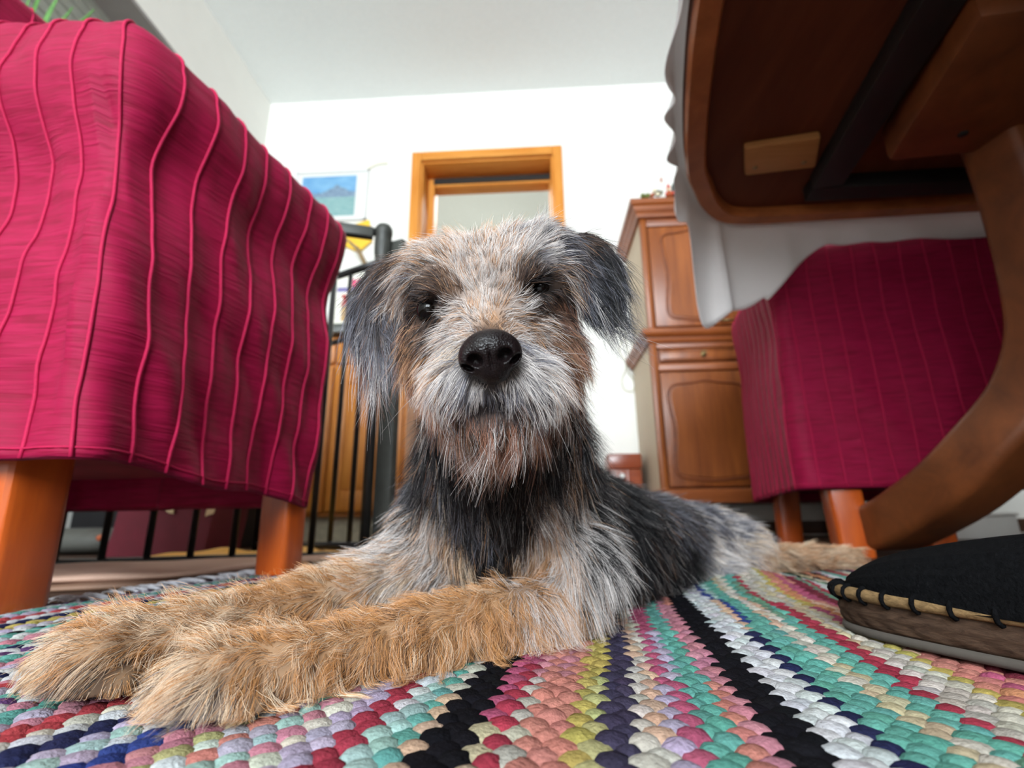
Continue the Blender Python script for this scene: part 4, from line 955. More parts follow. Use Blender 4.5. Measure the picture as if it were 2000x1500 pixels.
def build_strip(pick0, n, cols, sgn, seed):
    r = np.random.default_rng(seed)
    cols = [colr[c] for c in cols.split()]
    Vs, Cs, Fo, off = [], [], [], 0
    for q_ in range(n):
        i = pick0 + sgn * q_
        a = i * PITCHW
        nb = int((B1 - B0) / (2 * WARP))
        b = B0 + (2 * np.arange(nb) + (i % 2)) * WARP + r.normal(size=nb) * .0007
        wob = .0022 * np.sin(b * 9 + a * 6) + .0012 * np.sin(b * 23 + i * .13)
        # colour runs along the strip
        run = np.cumsum(np.abs(r.normal(size=nb)) * (.16 if len(cols) > 2 else .10)); idx = (run.astype(int) + (i % 2)) % len(cols)
        c = np.array([cols[k] for k in idx]) * (1 + .08 * r.normal(size=(nb, 1))) * (1 + .03 * r.normal(size=(nb, 3)))
        tw = r.normal(size=nb) * .10 + .30 * (1 if i % 2 else -1)
        sz = 1 + .10 * r.normal(size=nb); hz = .0031 * (1 + .14 * r.normal(size=nb))
        lx = LX.ravel()[None] * sz[:, None]; ly = LY.ravel()[None] * sz[:, None]
        bb = b[:, None] + lx * np.cos(tw)[:, None] - ly * np.sin(tw)[:, None]
        aa = a + wob[:, None] + lx * np.sin(tw)[:, None] + ly * np.cos(tw)[:, None]
        x = aa * RA[0] + bb * RD[0]; y = aa * RA[1] + bb * RD[1]
        z = -.0032 + hz[:, None] * LZ.ravel()[None] + rug_h(x, y)
        V = np.stack([x, y, z], -1).reshape(-1, 3); V = V + r.normal(size=V.shape) * np.array([.00022, .00022, .00012])
        Vs.append(V); Cs.append(np.repeat(np.clip(c, .004, .95), 30, 0))
        Fo.append((LF[None] + (np.arange(nb) * 30)[:, None, None]).reshape(-1, 4) + off); off += nb * 30
    V = np.concatenate(Vs); C_ = np.concatenate(Cs); Fc = np.concatenate(Fo)
    me = bpy.data.meshes.new('weft_strip')
    me.vertices.add(len(V)); me.vertices.foreach_set('co', (V - np.array([0, .45, 0])).ravel())
    me.loops.add(len(Fc) * 4); me.loops.foreach_set('vertex_index', Fc.ravel().astype(np.int32))
    me.polygons.add(len(Fc)); me.polygons.foreach_set('loop_start', np.arange(len(Fc), dtype=np.int32) * 4)
    me.polygons.foreach_set('use_smooth', np.ones(len(Fc), bool))
    at_ = me.color_attributes.new('tint', 'FLOAT_COLOR', 'POINT'); at_.data.foreach_set('color', np.c_[C_, np.ones(len(C_))].ravel().astype(np.float32))
    me.update(calc_edges=True); me.validate()
    me.materials.append(M['rag'])
    o = bpy.data.objects.new('weft_strip', me); COL.objects.link(o); o.parent = rug
pk = 0
for k, (n, c) in enumerate(right):
    if pk * PITCHW > A1: break
    build_strip(pk, n, c, 1, 100 + k); pk += n
pk = -1
for k, (n, c) in enumerate(left):
    if pk * PITCHW < A0: break
    build_strip(pk, n, c, -1, 300 + k); pk -= n
# the hidden warp the strips are woven round
ga, gb = np.meshgrid(np.arange(A0, A1, .012), np.arange(B0, B1, .012)); na = ga.shape[1]; nb_ = ga.shape[0]
gx = ga * RA[0] + gb * RD[0]; gy = ga * RA[1] + gb * RD[1]
V = np.c_[gx.ravel(), gy.ravel(), (rug_h(gx, gy) - .0042).ravel()]
Fs = [(j * na + i, j * na + i + 1, (j + 1) * na + i + 1, (j + 1) * na + i) for j in range(nb_ - 1) for i in range(na - 1)]
mesh_obj('warp_ground', V, Fs, mat_plain('warp', lin((120, 108, 104)), .9, .1, noise=.4, nscale=220), rug)
# knotted fringe along the left edge
rf = np.random.default_rng(5)
col('fringe', (226, 226, 232), noise=.05)
for i in range(62):
    b = B0 + .04 + i * .0155 + rf.normal() * .002; Pf = []
    L_ = .03 + .018 * rf.random(); da = rf.normal() * .35
    parts = []
    for s_ in range(3):
        an = da + rf.normal() * .25; a_ = A0 + .004
        P = [(a_ - L_ * u * math.cos(an), b + L_ * u * math.sin(an) + .003 * math.sin(u * 6 + s_), -.004 + .006 * math.sin(u * 2.6) + .0015 * s_ - .003 * u) for u in np.linspace(0, 1, 7)]
        P = np.array([(p[0] * RA[0] + p[1] * RD[0], p[0] * RA[1] + p[1] * RD[1], max(p[2], -.0055)) for p in P])
        parts.append(sweep(P, circ(.0013, 5), scale=np.linspace(1, .55, 7)))
    V, Fs = join(parts); mesh_obj('fringe_tassel', V, Fs, M['fringe'], rug)
# ------------------------------------------------------------------ the dog
HR = math.radians(10.5)      # tilt of the head
hr = math.cos(HR) * AR + math.sin(HR) * AU; hu = -math.sin(HR) * AR + math.cos(HR) * AU; hw = AF
W = lambda x, y, D: at(x, y, D=D)
class Field:
    def __init__(s, lo, hi, h):
        s.lo = np.array(lo); s.h = h; s.n = np.ceil((np.array(hi) - s.lo) / h).astype(int) + 1
        s.d = np.full(s.n, .06)
        s.ax = [s.lo[k] + h * np.arange(s.n[k]) for k in range(3)]
    def region(s, lo, hi):
        a = np.clip(np.floor((lo - s.lo) / s.h).astype(int), 0, s.n); b = np.clip(np.ceil((hi - s.lo) / s.h).astype(int) + 1, 0, s.n)
        sl = tuple(slice(a[k], b[k]) for k in range(3))
        X = np.stack(np.meshgrid(*[s.ax[k][sl[k]] for k in range(3)], indexing='ij'), -1)
        return sl, X
    def put(s, sl, v, k, sub=False):
        d = s.d[sl]
        if sub: v = -v; hh = np.clip(.5 - .5 * (d - v) / k, 0, 1); s.d[sl] = d * (1 - hh) + v * hh + k * hh * (1 - hh)
        else: hh = np.clip(.5 + .5 * (v - d) / k, 0, 1); s.d[sl] = v * (1 - hh) + d * hh - k * hh * (1 - hh)
    def ell(s, c, rad, ax=None, k=.010, sub=False):
        c = np.array(c); rad = np.array(rad, float); m = rad.max() + .05
        sl, X = s.region(c - m, c + m); X = X - c
        A_ = np.eye(3) if ax is None else np.array(ax)
        q = X @ A_.T
        k0 = np.linalg.norm(q / rad, axis=-1); k1 = np.linalg.norm(q / rad ** 2, axis=-1)
        s.put(sl, k0 * (k0 - 1) / (k1 + 1e-9), k, sub)
    def cap(s, a, ra, b, rb, k=.010, flat=None, fax=None):
        """round cone; flat > 1 squeezes it along fax"""
        a, b = np.array(a), np.array(b); m = max(ra, rb) + .05
        sl, X = s.region(np.minimum(a, b) - m, np.maximum(a, b) + m)
        X = X - a; ba = b - a
        if flat:
            fx = np.array(fax); X = X + (X @ fx)[..., None] * fx * (flat - 1); ba = ba + (ba @ fx) * fx * (flat - 1)
        t = np.clip(X @ ba / (ba @ ba), 0, 1)
        d = np.linalg.norm(X - t[..., None] * ba, axis=-1) - (ra + (rb - ra) * t)
        if flat: d = d / (1 + (flat - 1) * .5)
        s.put(sl, d, k)
    def mesh(s):
        d = s.d; n = s.n
        S = d < 0
        cells = np.zeros(n - 1, int); acc = np.zeros((*(n - 1), 3)); cnt = np.zeros(n - 1)
        cube = [S[i:n[0] - 1 + i, j:n[1] - 1 + j, k:n[2] - 1 + k] for i in (0, 1) for j in (0, 1) for k in (0, 1)]
        sm = sum(c.astype(np.int8) for c in cube); act = (sm > 0) & (sm < 8)
        idx = np.argwhere(act)
        P = np.zeros((len(idx), 3)); c = np.zeros(len(idx))
        for ax_ in range(3):
            o1, o2 = [k for k in range(3) if k != ax_]
            for i in (0, 1):
                for j in (0, 1):
                    p = idx.copy(); p[:, o1] += i; p[:, o2] += j; q = p.copy(); q[:, ax_] += 1
                    da = d[tuple(p.T)]; db = d[tuple(q.T)]; cr = (da < 0) != (db < 0)
                    t = da / np.where(cr, da - db, 1)
                    e = p.astype(float); e[:, ax_] += t
                    P[cr] += e[cr]; c[cr] += 1
        P /= c[:, None]
        vid = np.full(n - 1, -1); vid[tuple(idx.T)] = np.arange(len(idx))
        F_ = []
        for ax_ in range(3):
            o1, o2 = (ax_ + 1) % 3, (ax_ + 2) % 3
            sl0 = [slice(None)] * 3; sl1 = [slice(None)] * 3; sl0[ax_] = slice(0, -1); sl1[ax_] = slice(1, None)
            cr = S[tuple(sl0)] != S[tuple(sl1)]
            e = np.argwhere(cr)
            ok = (e[:, o1] > 0) & (e[:, o2] > 0) & (e[:, o1] < n[o1] - 1) & (e[:, o2] < n[o2] - 1); e = e[ok]
            ins_ = S[tuple(e.T)]
            def v_(a, b):
                p = e.copy(); p[:, o1] -= a; p[:, o2] -= b; return vid[tuple(p.T)]
            qd = np.stack([v_(1, 1), v_(0, 1), v_(0, 0), v_(1, 0)], 1)
            qd[~ins_] = qd[~ins_][:, ::-1]; F_.append(qd)
        return s.lo + P * s.h, np.concatenate(F_)

fd = Field((-.33, .13, -.012), (.46, .84, .235), .0028)
HA = (hr, hu, hw)
E_, Cp = fd.ell, fd.cap
# head
E_(W(962, 588, .280), (.046, .034, .046), HA)
E_(W(872, 545, .276), (.024, .020, .026), HA); E_(W(1044, 518, .276), (.024, .020, .026), HA)
E_(W(850, 695, .270), (.018, .022, .022), HA); E_(W(1072, 685, .270), (.018, .022, .022), HA)
E_(W(965, 755, .262), (.033, .024, .030), HA)
Cp(W(957, 640, .258), .024, W(957, 722, .231), .020)
E_(W(898, 750, .229), (.015, .013, .014), HA, .008); E_(W(1016, 746, .229), (.015, .013, .014), HA, .008)
E_(W(968, 818, .238), (.019, .011, .017), HA, .007)
E_(W(862, 562, .251), (.013, .008, .009), HA, .008); E_(W(1036, 524, .251), (.013, .008, .009), HA, .008)
EL, ER = W(836, 604, .2475), W(1056, 562, .2475)
def slit(a): return (math.cos(a) * hr + math.sin(a) * hu, -math.sin(a) * hr + math.cos(a) * hu, hw)
SL = (slit(math.radians(26)), slit(math.radians(2)))
for e, sl_ in zip((EL, ER), SL): E_(e - AF * .005, (.0098, .0033, .0065), sl_, .0020, True)
# ears
fl = dict(flat=3.0, fax=hw, k=.006)
def earchain(pts):
    for (a, b) in zip(pts[:-1], pts[1:]): Cp(W(*a[:3]), a[3], W(*b[:3]), b[3], **fl)
earchain([(812, 540, .288, .013), (768, 566, .287, .0155), (744, 612, .284, .0155), (735, 665, .281, .012), (730, 735, .280, .005)])
earchain([(1090, 505, .288, .013), (1138, 512, .287, .0145), (1166, 545, .284, .0145), (1174, 595, .281, .010), (1203, 640, .280, .0035)])
# neck, chest, trunk
Cp(W(985, 790, .310), .043, W(985, 950, .372), .056, .02)
E_(W(985, 1010, .400), (.061, .058, .060), (AR, AU, AF), .02)
Cp(W(985, 1010, .405), .056, W(1150, 1062, .49), .060, .02)
Cp(W(1150, 1062, .49), .060, W(1290, 1066, .60), .050, .02)
Cp(W(1290, 1066, .60), .050, W(1390, 1062, .69), .046, .02)
# near-side foreleg (to the right) and far foreleg
Cp(W(1095, 985, .400), .033, W(1128, 1110, .352), .026, .015); Cp(W(1128, 1110, .352), .026, W(1105, 1182, .333), .0165, .012)
Cp(W(1105, 1182, .333), .0185, W(820, 1255, .275), .0190, .010); Cp(W(820, 1255, .275), .0190, W(560, 1316, .232), .0165, .010)
Cp(W(560, 1316, .232), .0165, W(408, 1346, .213), .0185, .008)
Cp(W(868, 1000, .410), .033, W(800, 1100, .385), .025, .015)
Cp(W(830, 1110, .390), .024, W(600, 1175, .325), .0155, .012); Cp(W(600, 1180, .325), .0170, W(340, 1252, .265), .0165, .010); Cp(W(340, 1252, .265), .0165, W(180, 1292, .238), .0190, .008)
toesA = [(330, 1380, .204), (376, 1402, .201), (430, 1410, .200), (478, 1400, .203)]
toesB = [(88, 1306, .232), (122, 1334, .228), (176, 1348, .226), (234, 1342, .228)]
for t_ in toesA + toesB: E_(W(*t_), (.0085, .0085, .0085), None, .006)
# hind part
E_(W(1442, 1070, .668), (.040, .034, .046), (AR, AU, AF), .015)
E_(W(1395, 1105, .600), (.030, .016, .03), (AR, AU, AF), .015)
Cp(W(1488, 1088, .70), .017, W(1590, 1090, .715), .0145, .010); Cp(W(1590, 1090, .715), .0145, W(1690, 1085, .73), .009, .008)
E_(W(300, 1086, .62) + np.array([.34, .05, 0]), (.03, .05, .03), None, .015)
DV, DF = fd.mesh()
DV[:, 2] = np.maximum(DV[:, 2], .0015)
# soften
nvt = len(DV)
ed = np.concatenate([DF[:, [0, 1]], DF[:, [1, 2]], DF[:, [2, 3]], DF[:, [3, 0]]])
for _ in range(2):
    acc = np.zeros_like(DV); ct = np.zeros(nvt)
    np.add.at(acc, ed[:, 0], DV[ed[:, 1]]); np.add.at(acc, ed[:, 1], DV[ed[:, 0]]); np.add.at(ct, ed[:, 0], 1); np.add.at(ct, ed[:, 1], 1)
    DV = DV * .5 + .5 * acc / ct[:, None]
tri = np.concatenate([DF[:, [0, 1, 2]], DF[:, [0, 2, 3]]])
fn = np.cross(DV[tri[:, 1]] - DV[tri[:, 0]], DV[tri[:, 2]] - DV[tri[:, 0]])
VN = np.zeros_like(DV)
for k in range(3): np.add.at(VN, tri[:, k], fn)
VN /= np.linalg.norm(VN, axis=1)[:, None] + 1e-12
if np.mean(np.sum((DV - DV.mean(0)) * VN, 1)) < 0: VN = -VN; DF = DF[:, ::-1]; tri = tri[:, ::-1]; fn = -fn

# ---- coat guides: px, py, D (None = where the sight line meets the body), hair direction in the picture (dx, dy), lift, length mm, colour mix, wave
PAL = {'t': lin((198, 152, 114)), 's': lin((212, 204, 200)), 'k': lin((15, 14, 17)), 'b': lin((104, 76, 58)), 'o': lin((190, 135, 84)), 'c': lin((216, 190, 162)), 'g': lin((112, 112, 122)), 'd': lin((58, 50, 50)), 'r': lin((150, 104, 84))}
PK = list(PAL)
G = []
def g(px, py, dx, dy, lift, L, mix, wave=0.0, D=None, clump=.5): G.append((px, py, D, dx, dy, lift, L, mix, wave, clump))
# forehead and crown
g(955, 560, 0, -1, .35, 11, 's6t3b1'); g(910, 530, -.3, -1, .35, 12, 's5t4b1'); g(1000, 500, .25, -1, .35, 12, 's5t4b1'); g(880, 485, -.5, -1, .4, 12, 't4s4b2'); g(960, 470, .05, -1, .4, 13, 't4s5b1')
g(1050, 465, .5, -.9, .45, 17, 's6g3t1'); g(1080, 500, .8, -.5, .4, 14, 's4g4d1'); g(820, 500, -1, -.45, .4, 15, 't4s4d2'); g(1000, 560, .1, -1, .3, 10, 's4t4b2'); g(930, 600, -.2, -.9, .3, 9, 's5t4b1')
g(790, 545, -1, .1, .3, 16, 's4t3g3'); g(1110, 560, .8, .5, .3, 13, 's4t3d3'); g(1090, 530, .8, .2, .3, 13, 's4t2g3')
# round the eyes
g(842, 572, -.8, -.25, .3, 9, 'd5b4k1'); g(875, 560, -.4, -.9, .3, 9, 'd4b5t2'); g(812, 600, -.9, .4, .25, 8, 'k4d4b2'); g(845, 632, -.8, .45, .2, 7, 'k2d4b2s1'); g(800, 640, -.8, .7, .25, 12, 'r4t4d2')
g(1040, 530, .4, -.9, .3, 9, 'k4d4b3'); g(1015, 545, -.1, -1, .3, 8, 'd5b4'); g(1085, 545, .9, .1, .25, 9, 'd4b4t2'); g(1060, 590, .8, .35, .2, 7, 'k2d4b3s1'); g(1100, 600, .8, .5, .25, 12, 'b4r4d2')
g(890, 610, -.8, .1, .3, 10, 's6t3d1'); g(1010, 590, .8, -.2, .3, 10, 's6t3d1')
g(812, 622, -.8, .6, .2, 7, 'k6d3b1'); g(864, 588, -.2, -1, .2, 6, 'k5d3b2'); g(850, 622, -.8, .5, .15, 6, 'k5d3b2'); g(830, 585, -.8, -.2, .2, 7, 'k6d3'); g(1088, 568, .9, .3, .2, 7, 'k6d3b1'); g(1024, 572, -.2, -1, .2, 6, 'k5d3b2'); g(1058, 546, .5, -.7, .2, 7, 'k6d3'); g(1062, 580, .8, .4, .15, 6, 'k5d3b2')
# bridge and muzzle
g(957, 622, 0, -1, .3, 6, 't6b3s1'); g(955, 645, 0, -1, .2, 3.5, 'b6d3t1'); g(915, 640, -.8, -.3, .3, 8, 's4t4g2'); g(1000, 632, .8, -.35, .3, 8, 't4s3b3')
g(870, 655, -.95, .15, .35, 12, 's6t3g2'); g(1050, 640, .95, -.05, .35, 13, 't4b3s4'); g(885, 690, -.95, .3, .35, 11, 's5g3c2'); g(1030, 685, .95, .05, .4, 13, 's6g3'); g(850, 720, -.8, .6, .35, 15, 't4s4r3'); g(1070, 720, .85, .5, .45, 20, 's6t2g2')
g(890, 740, -.6, .7, .35, 13, 's6g4'); g(1025, 735, .65, .6, .4, 17, 's6g3'); g(930, 765, -.25, .9, .3, 9, 's6g3d1'); g(985, 765, .25, .9, .3, 9, 's6g3d1'); g(905, 780, -.4, .9, .35, 13, 's5g3r2'); g(1015, 778, .45, .85, .4, 16, 's5g3r1'); g(957, 782, 0, 1, .25, 5, 'k5d5')
g(935, 795, -.1, 1, .2, 6, 'k4d6'); g(985, 793, .1, 1, .2, 6, 'k4d6')
g(810, 720, -.6, .8, .3, 15, 't5r3b2'); g(830, 770, -.4, .9, .35, 16, 'r5t3s2'); g(1115, 680, .6, .6, .3, 15, 'b4r4t2'); g(1110, 740, .45, .85, .4, 18, 'b4r3s3'); g(1080, 790, .3, .95, .4, 19, 's4r4b3')
# beard
g(968, 835, -.05, 1, .35, 24, 'r5b2s3', .0006); g(920, 830, -.2, 1, .35, 22, 'r5s2b3', .0006); g(1015, 828, .2, 1, .35, 22, 'r5s3b2', .0006); g(870, 815, -.25, 1, .35, 20, 'r6b3s2'); g(1060, 815, .2, 1, .35, 20, 'r5b4s2'); g(968, 865, .0, 1, .3, 24, 'r5s3b2', .0006)
# ears
g(780, 545, -.75, .6, .2, 12, 'd5b4k1'); g(745, 570, -.45, .9, .2, 13, 'd6g2b2'); g(715, 610, -.15, 1, .15, 14, 'g5d4k1'); g(755, 630, .05, 1, .2, 14, 'd5g4k1'); g(735, 690, .05, 1, .25, 18, 'g4s3r2'); g(728, 735, -.1, 1, .2, 24, 's4g3r2'); g(775, 590, -.3, 1, .25, 13, 't4s3b2')
g(1110, 480, .8, .15, .3, 13, 'd5k2g3'); g(1150, 470, .8, .35, .3, 12, 'k5d3b2'); g(1160, 530, .6, .75, .25, 15, 'k6g3d2'); g(1190, 520, .45, .9, .25, 13, 'k7d2g1'); g(1185, 590, .5, .85, .25, 16, 'k5g4'); g(1160, 600, .5, .8, .25, 16, 'k4g5s1'); g(1200, 635, .75, .6, .2, 22, 'g5s3k2'); g(1140, 560, .5, .8, .25, 14, 'g5k3s2')
# throat, neck and breast
g(985, 900, 0, 1, .3, 14, 'k9d1', D=.34); g(985, 875, 0, 1, .2, 8, 'k9d1', D=.285); g(915, 875, -.2, 1, .2, 9, 'k9d1', D=.29); g(1055, 870, .2, 1, .2, 9, 'k9d1', D=.29); g(985, 940, 0, 1, .3, 13, 'k9d1'); g(900, 935, -.3, 1, .3, 14, 'k9d1'); g(1075, 935, .3, 1, .3, 14, 'k9d1'); g(860, 860, -.6, .8, .45, 20, 'k8d2', .001, .34); g(800, 900, -.8, .5, .5, 18, 'k8d1g1', .0012, .36); g(1140, 850, .7, .5, .5, 22, 'k8d2', .001, .34); g(1180, 920, .8, .6, .5, 18, 'k8d2', .0008, .37); g(985, 980, 0, 1, .3, 16, 'k9d1')
g(930, 1040, .1, 1, .3, 14, 'k7g2d1'); g(960, 1090, .1, 1, .25, 14, 'k8d2'); g(1000, 1040, -.1, 1, .3, 14, 'k8d2'); g(900, 990, -.1, 1, .3, 14, 'k6d3g2'); g(1050, 950, .3, .9, .3, 14, 'k5d3b2')
# left shoulder
g(820, 960, -.7, .7, .4, 16, 'k6g2d2'); g(800, 1010, -.8, .6, .4, 17, 'k4s3t2d2'); g(850, 1040, -.5, .8, .3, 14, 's4k3t3'); g(890, 1080, .1, 1, .3, 13, 'c4t3k3'); g(780, 1060, -.9, .4, .4, 17, 's4t3k3'); g(760, 1090, -.95, .2, .35, 15, 't4s4d2'); g(840, 1105, -.8, .5, .3, 13, 's4d3t3')
# right shoulder and upper arm
g(1110, 930, .5, .8, .3, 15, 'k4b3t2s1'); g(1070, 985, .55, .75, .3, 14, 't3s4k3'); g(1120, 1000, .6, .75, .3, 16, 's5k4t1'); g(1165, 1000, .6, .8, .35, 16, 'k6s3'); g(1080, 1040, .3, .8, .3, 13, 't4s3k2'); g(1050, 1075, .1, .8, .3, 11, 'c4t4s2'); g(1130, 1070, .5, .85, .3, 16, 's5k4t1'); g(1175, 1080, .35, .95, .3, 17, 'k5s4')
g(1100, 1120, .2, 1, .3, 15, 's5t3k2'); g(1160, 1160, .15, 1, .3, 17, 's4k4t2'); g(1060, 1115, -.5, .6, .3, 11, 'o5t4s1'); g(1100, 1180, 0, 1, .3, 17, 's4t3o2k1'); g(1150, 1220, .1, 1, .25, 16, 'd4k3s2t2'); g(1060, 1215, -.1, 1, .3, 18, 't4o3s3', .0012)
# forelegs
g(1000, 1130, -.8, .28, .35, 10, 'o6t3b1'); g(950, 1170, -.35, .9, .28, 15, 'o6t2c2', .0016, None, .8); g(980, 1240, -.1, 1, .28, 17, 'o5t3c2b1', .0016, None, .8); g(860, 1180, -.7, .5, .28, 12, 'o6c2t2b1', .0010, None, .8); g(840, 1250, -.2, 1, .28, 17, 'o6c2t2b1', .0018, None, .85); g(760, 1310, -.1, 1, .18, 18, 'o5c2b2', .0018, None, .85)
g(700, 1230, -.6, .6, .28, 14, 'o6c2t1b1', .0014, None, .8); g(640, 1310, -.3, 1, .18, 17, 'o6c3b1', .0016, None, .85); g(540, 1250, -.75, .5, .28, 15, 'o5c3b1', .0012, None, .8); g(500, 1330, -.4, .9, .28, 18, 'o5c4b1', .0014, None, .85); g(420, 1300, -.6, .7, .28, 17, 'c5o4', .001, None, .8); g(355, 1362, -.5, .8, .15, 9, 'c5s2o3'); g(440, 1390, -.2, 1, .15, 9, 'c4o3d2'); g(408, 1385, -.2, 1, .15, 7, 'd5g3c2'); g(400, 1410, -.1, 1, .12, 5, 'd5g4c1')
g(780, 1110, -1, .2, .28, 13, 'c4t3s3'); g(700, 1130, -1, .25, .28, 12, 'c4o4s2'); g(740, 1180, -.6, .75, .18, 14, 'c5s4t1'); g(600, 1140, -1, .25, .28, 12, 'o5c3b1'); g(560, 1190, -.8, .5, .28, 14, 'o6c3', .0012); g(430, 1190, -1, .25, .28, 14, 'o5c5', .0012); g(330, 1230, -.85, .5, .28, 16, 'o5c4b1', .0014, None, .8); g(220, 1230, -.9, .18, .28, 15, 'c6o4', .001); g(150, 1270, -.85, .5, .18, 16, 'o5c3b1', .001, None, .8); g(95, 1285, -.8, .6, .15, 8, 'c5s2o2'); g(118, 1325, -.5, .85, .12, 6, 'd4c4g2'); g(150, 1340, -.4, .9, .12, 6, 'd4k3c2o2'); g(205, 1325, -.4, .9, .12, 6, 'k4d4o1'); g(240, 1330, -.5, .85, .12, 7, 'd3o4c2k2')
# trunk, flank, hind part
g(1230, 980, .7, .5, .3, 15, 'k9d1'); g(1220, 1080, .4, .9, .3, 17, 'k9d1'); g(1280, 1080, .55, .8, .3, 18, 'k8d1b1'); g(1240, 1150, .4, .9, .35, 22, 'k6d2s1b1', .0014, None, .7); g(1310, 1140, .7, .7, .4, 24, 'k6d2s2', .0016, None, .7); g(1340, 1090, .6, .7, .3, 19, 'k8d2')
g(1300, 990, .8, .1, .45, 14, 'd4k4g2'); g(1350, 985, .8, .15, .45, 14, 'd4g3k3'); g(1390, 1020, .8, .3, .4, 14, 'g4d4s2'); g(1360, 1040, .7, .5, .3, 14, 'd5k3g2'); g(1440, 1030, .8, .35, .4, 14, 's4g4d2'); g(1440, 1070, .95, .15, .35, 16, 's6g3c1'); g(1400, 1085, .9, .25, .35, 17, 's6g3c1'); g(1480, 1060, .8, .4, .35, 14, 's4g3c3'); g(1420, 1115, .9, .1, .3, 15, 's6g3'); g(1500, 1085, .7, .2, .3, 11, 'c4t4g2')
g(1560, 1075, .8, -.45, .45, 12, 'c5t5'); g(1560, 1100, .9, .2, .3, 10, 't5b3c3'); g(1640, 1070, .85, -.4, .45, 12, 'c5t5'); g(1680, 1085, .9, .0, .3, 10, 't6c4')
def LF_(px, py, D):
    if D is not None or py > 905: return .9
    if px < 795 or px > 1125: return .72          # ears
    if py > 795: return .66                        # beard
    return .68 if py < 705 else .56
from mathutils.bvhtree import BVHTree
bvh = BVHTree.FromPolygons(DV.tolist(), tri.tolist())
GP, GD, GL, GLen, GM, GW, GC = [], [], [], [], [], [], []
for px, py, D, dx, dy, lift, L_, mix, wave, cl_ in G:
    d = AF + (px - 1000) / F * AR - (py - 750) / F * AU
    hit = None
    if D is None: hit = bvh.ray_cast(Vector(CAM), Vector(d).normalized())[0]
    if hit is None:
        # no hit: the point of the sight line that comes nearest to the body
        best = (9, None)
        for DD in ([D] if D else np.linspace(.19, .75, 80)):
            p, n_, i_, ds = bvh.find_nearest(Vector(W(px, py, DD)))
            if ds / DD < best[0]: best = (ds / DD, p)
        hit = best[1]
    GP.append(hit[:]); v = dx * AR - dy * AU; GD.append(v / np.linalg.norm(v)); GL.append(lift); GLen.append(L_ / 1000 * LF_(px, py, D))
    w_ = np.zeros(len(PK))
    for c_, n_ in zip(mix[::2], mix[1::2]): w_[PK.index(c_)] += int(n_)
    GM.append(w_ / w_.sum()); GW.append(wave * 1.5); GC.append(cl_)
GP, GD, GL, GLen, GM, GW, GC = map(np.array, (GP, GD, GL, GLen, GM, GW, GC))
palc = np.array([PAL[k] for k in PK])
def guide(P):
    out = []
    for i in range(0, len(P), 20000):
        d2 = ((P[i:i + 20000, None, :] - GP[None]) ** 2).sum(-1)
        w = 1 / (d2 ** 2 + 4e-10); w /= w.sum(1)[:, None]
        out.append(w)
    return np.concatenate(out)
gw = guide(DV)
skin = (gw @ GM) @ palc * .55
skin *= (1 - .8 * np.exp(-(np.linalg.norm(DV - W(957, 700, .212), axis=1) / .016) ** 4))[:, None]
for e in (EL, ER): skin *= (1 - .85 * np.exp(-(np.linalg.norm(DV - e, axis=1) / .0085) ** 4))[:, None]
dog = thing('dog', 'shaggy brown and grey terrier puppy lying on the striped rug facing us', 'dog', tuple(np.r_[W(985, 1010, .40)[:2], 0]))
M['skin'] = mat_attr('dog_skin', .8, .15)
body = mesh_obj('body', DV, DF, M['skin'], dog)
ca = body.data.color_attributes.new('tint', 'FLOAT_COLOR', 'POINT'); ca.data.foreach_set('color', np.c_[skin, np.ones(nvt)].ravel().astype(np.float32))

# ---- coat
def mat_hair(name):
    m, nt, b = new_mat(name)
    b.inputs['Roughness'].default_value = .42; b.inputs['Specular IOR Level'].default_value = .30
    a = nt.nodes.new('ShaderNodeAttribute'); a.attribute_name = 'tint'
    nt.links.new(a.outputs['Color'], b.inputs['Base Color'])
    return m
M['hair'] = mat_hair('dog_hair')
NC = W(957, 692, .2065)
NSTR = 175000
ar = np.linalg.norm(fn, axis=1) / 2
cen = DV[tri].mean(1); fnn = fn / (np.linalg.norm(fn, axis=1)[:, None] + 1e-15)
vd = CAM - cen; dist = np.linalg.norm(vd, axis=1); facing = np.sum(vd * fnn, 1) / dist
dens = np.where(facing > -.35, 1.0, .28) * np.clip(.30 / dist, .45, 1.5)
dens *= np.where(cen[:, 2] < .004, .15, 1)
prob = ar * dens; prob /= prob.sum()
rh = np.random.default_rng(21)
ti = rh.choice(len(tri), NSTR, p=prob)
u, v = rh.random(NSTR), rh.random(NSTR); sw_ = u + v > 1; u[sw_] = 1 - u[sw_]; v[sw_] = 1 - v[sw_]
T3 = tri[ti]; bw = np.stack([1 - u - v, u, v], 1)
RP = (DV[T3] * bw[..., None]).sum(1); RN = (VN[T3] * bw[..., None]).sum(1); RN /= np.linalg.norm(RN, axis=1)[:, None]
keep = np.ones(NSTR, bool)
for e, sl_ in zip((EL, ER), SL):
    q = RP - e; keep &= ~(((q @ sl_[0]) / .0095) ** 2 + ((q @ sl_[1]) / .0027) ** 2 + ((q @ hw) / .014) ** 2 < 1)
q = RP - NC; keep &= ~(((q @ hr) / .0125) ** 2 + ((q @ hu) / .0100) ** 2 + ((q @ hw) / .016) ** 2 < 1)
RP, RN = RP[keep], RN[keep]; N_ = len(RP)
gw = guide(RP)
dirs = gw @ GD; dirs /= np.linalg.norm(dirs, axis=1)[:, None] + 1e-9
lift = gw @ GL; Ls = gw @ GLen; wave = gw @ GW; mixw = gw @ GM; clm = gw @ GC
tan = dirs - np.sum(dirs * RN, 1)[:, None] * RN; tl = np.linalg.norm(tan, axis=1); tan /= tl[:, None] + 1e-9
tan = tan + rh.normal(size=(N_, 3)) * .20
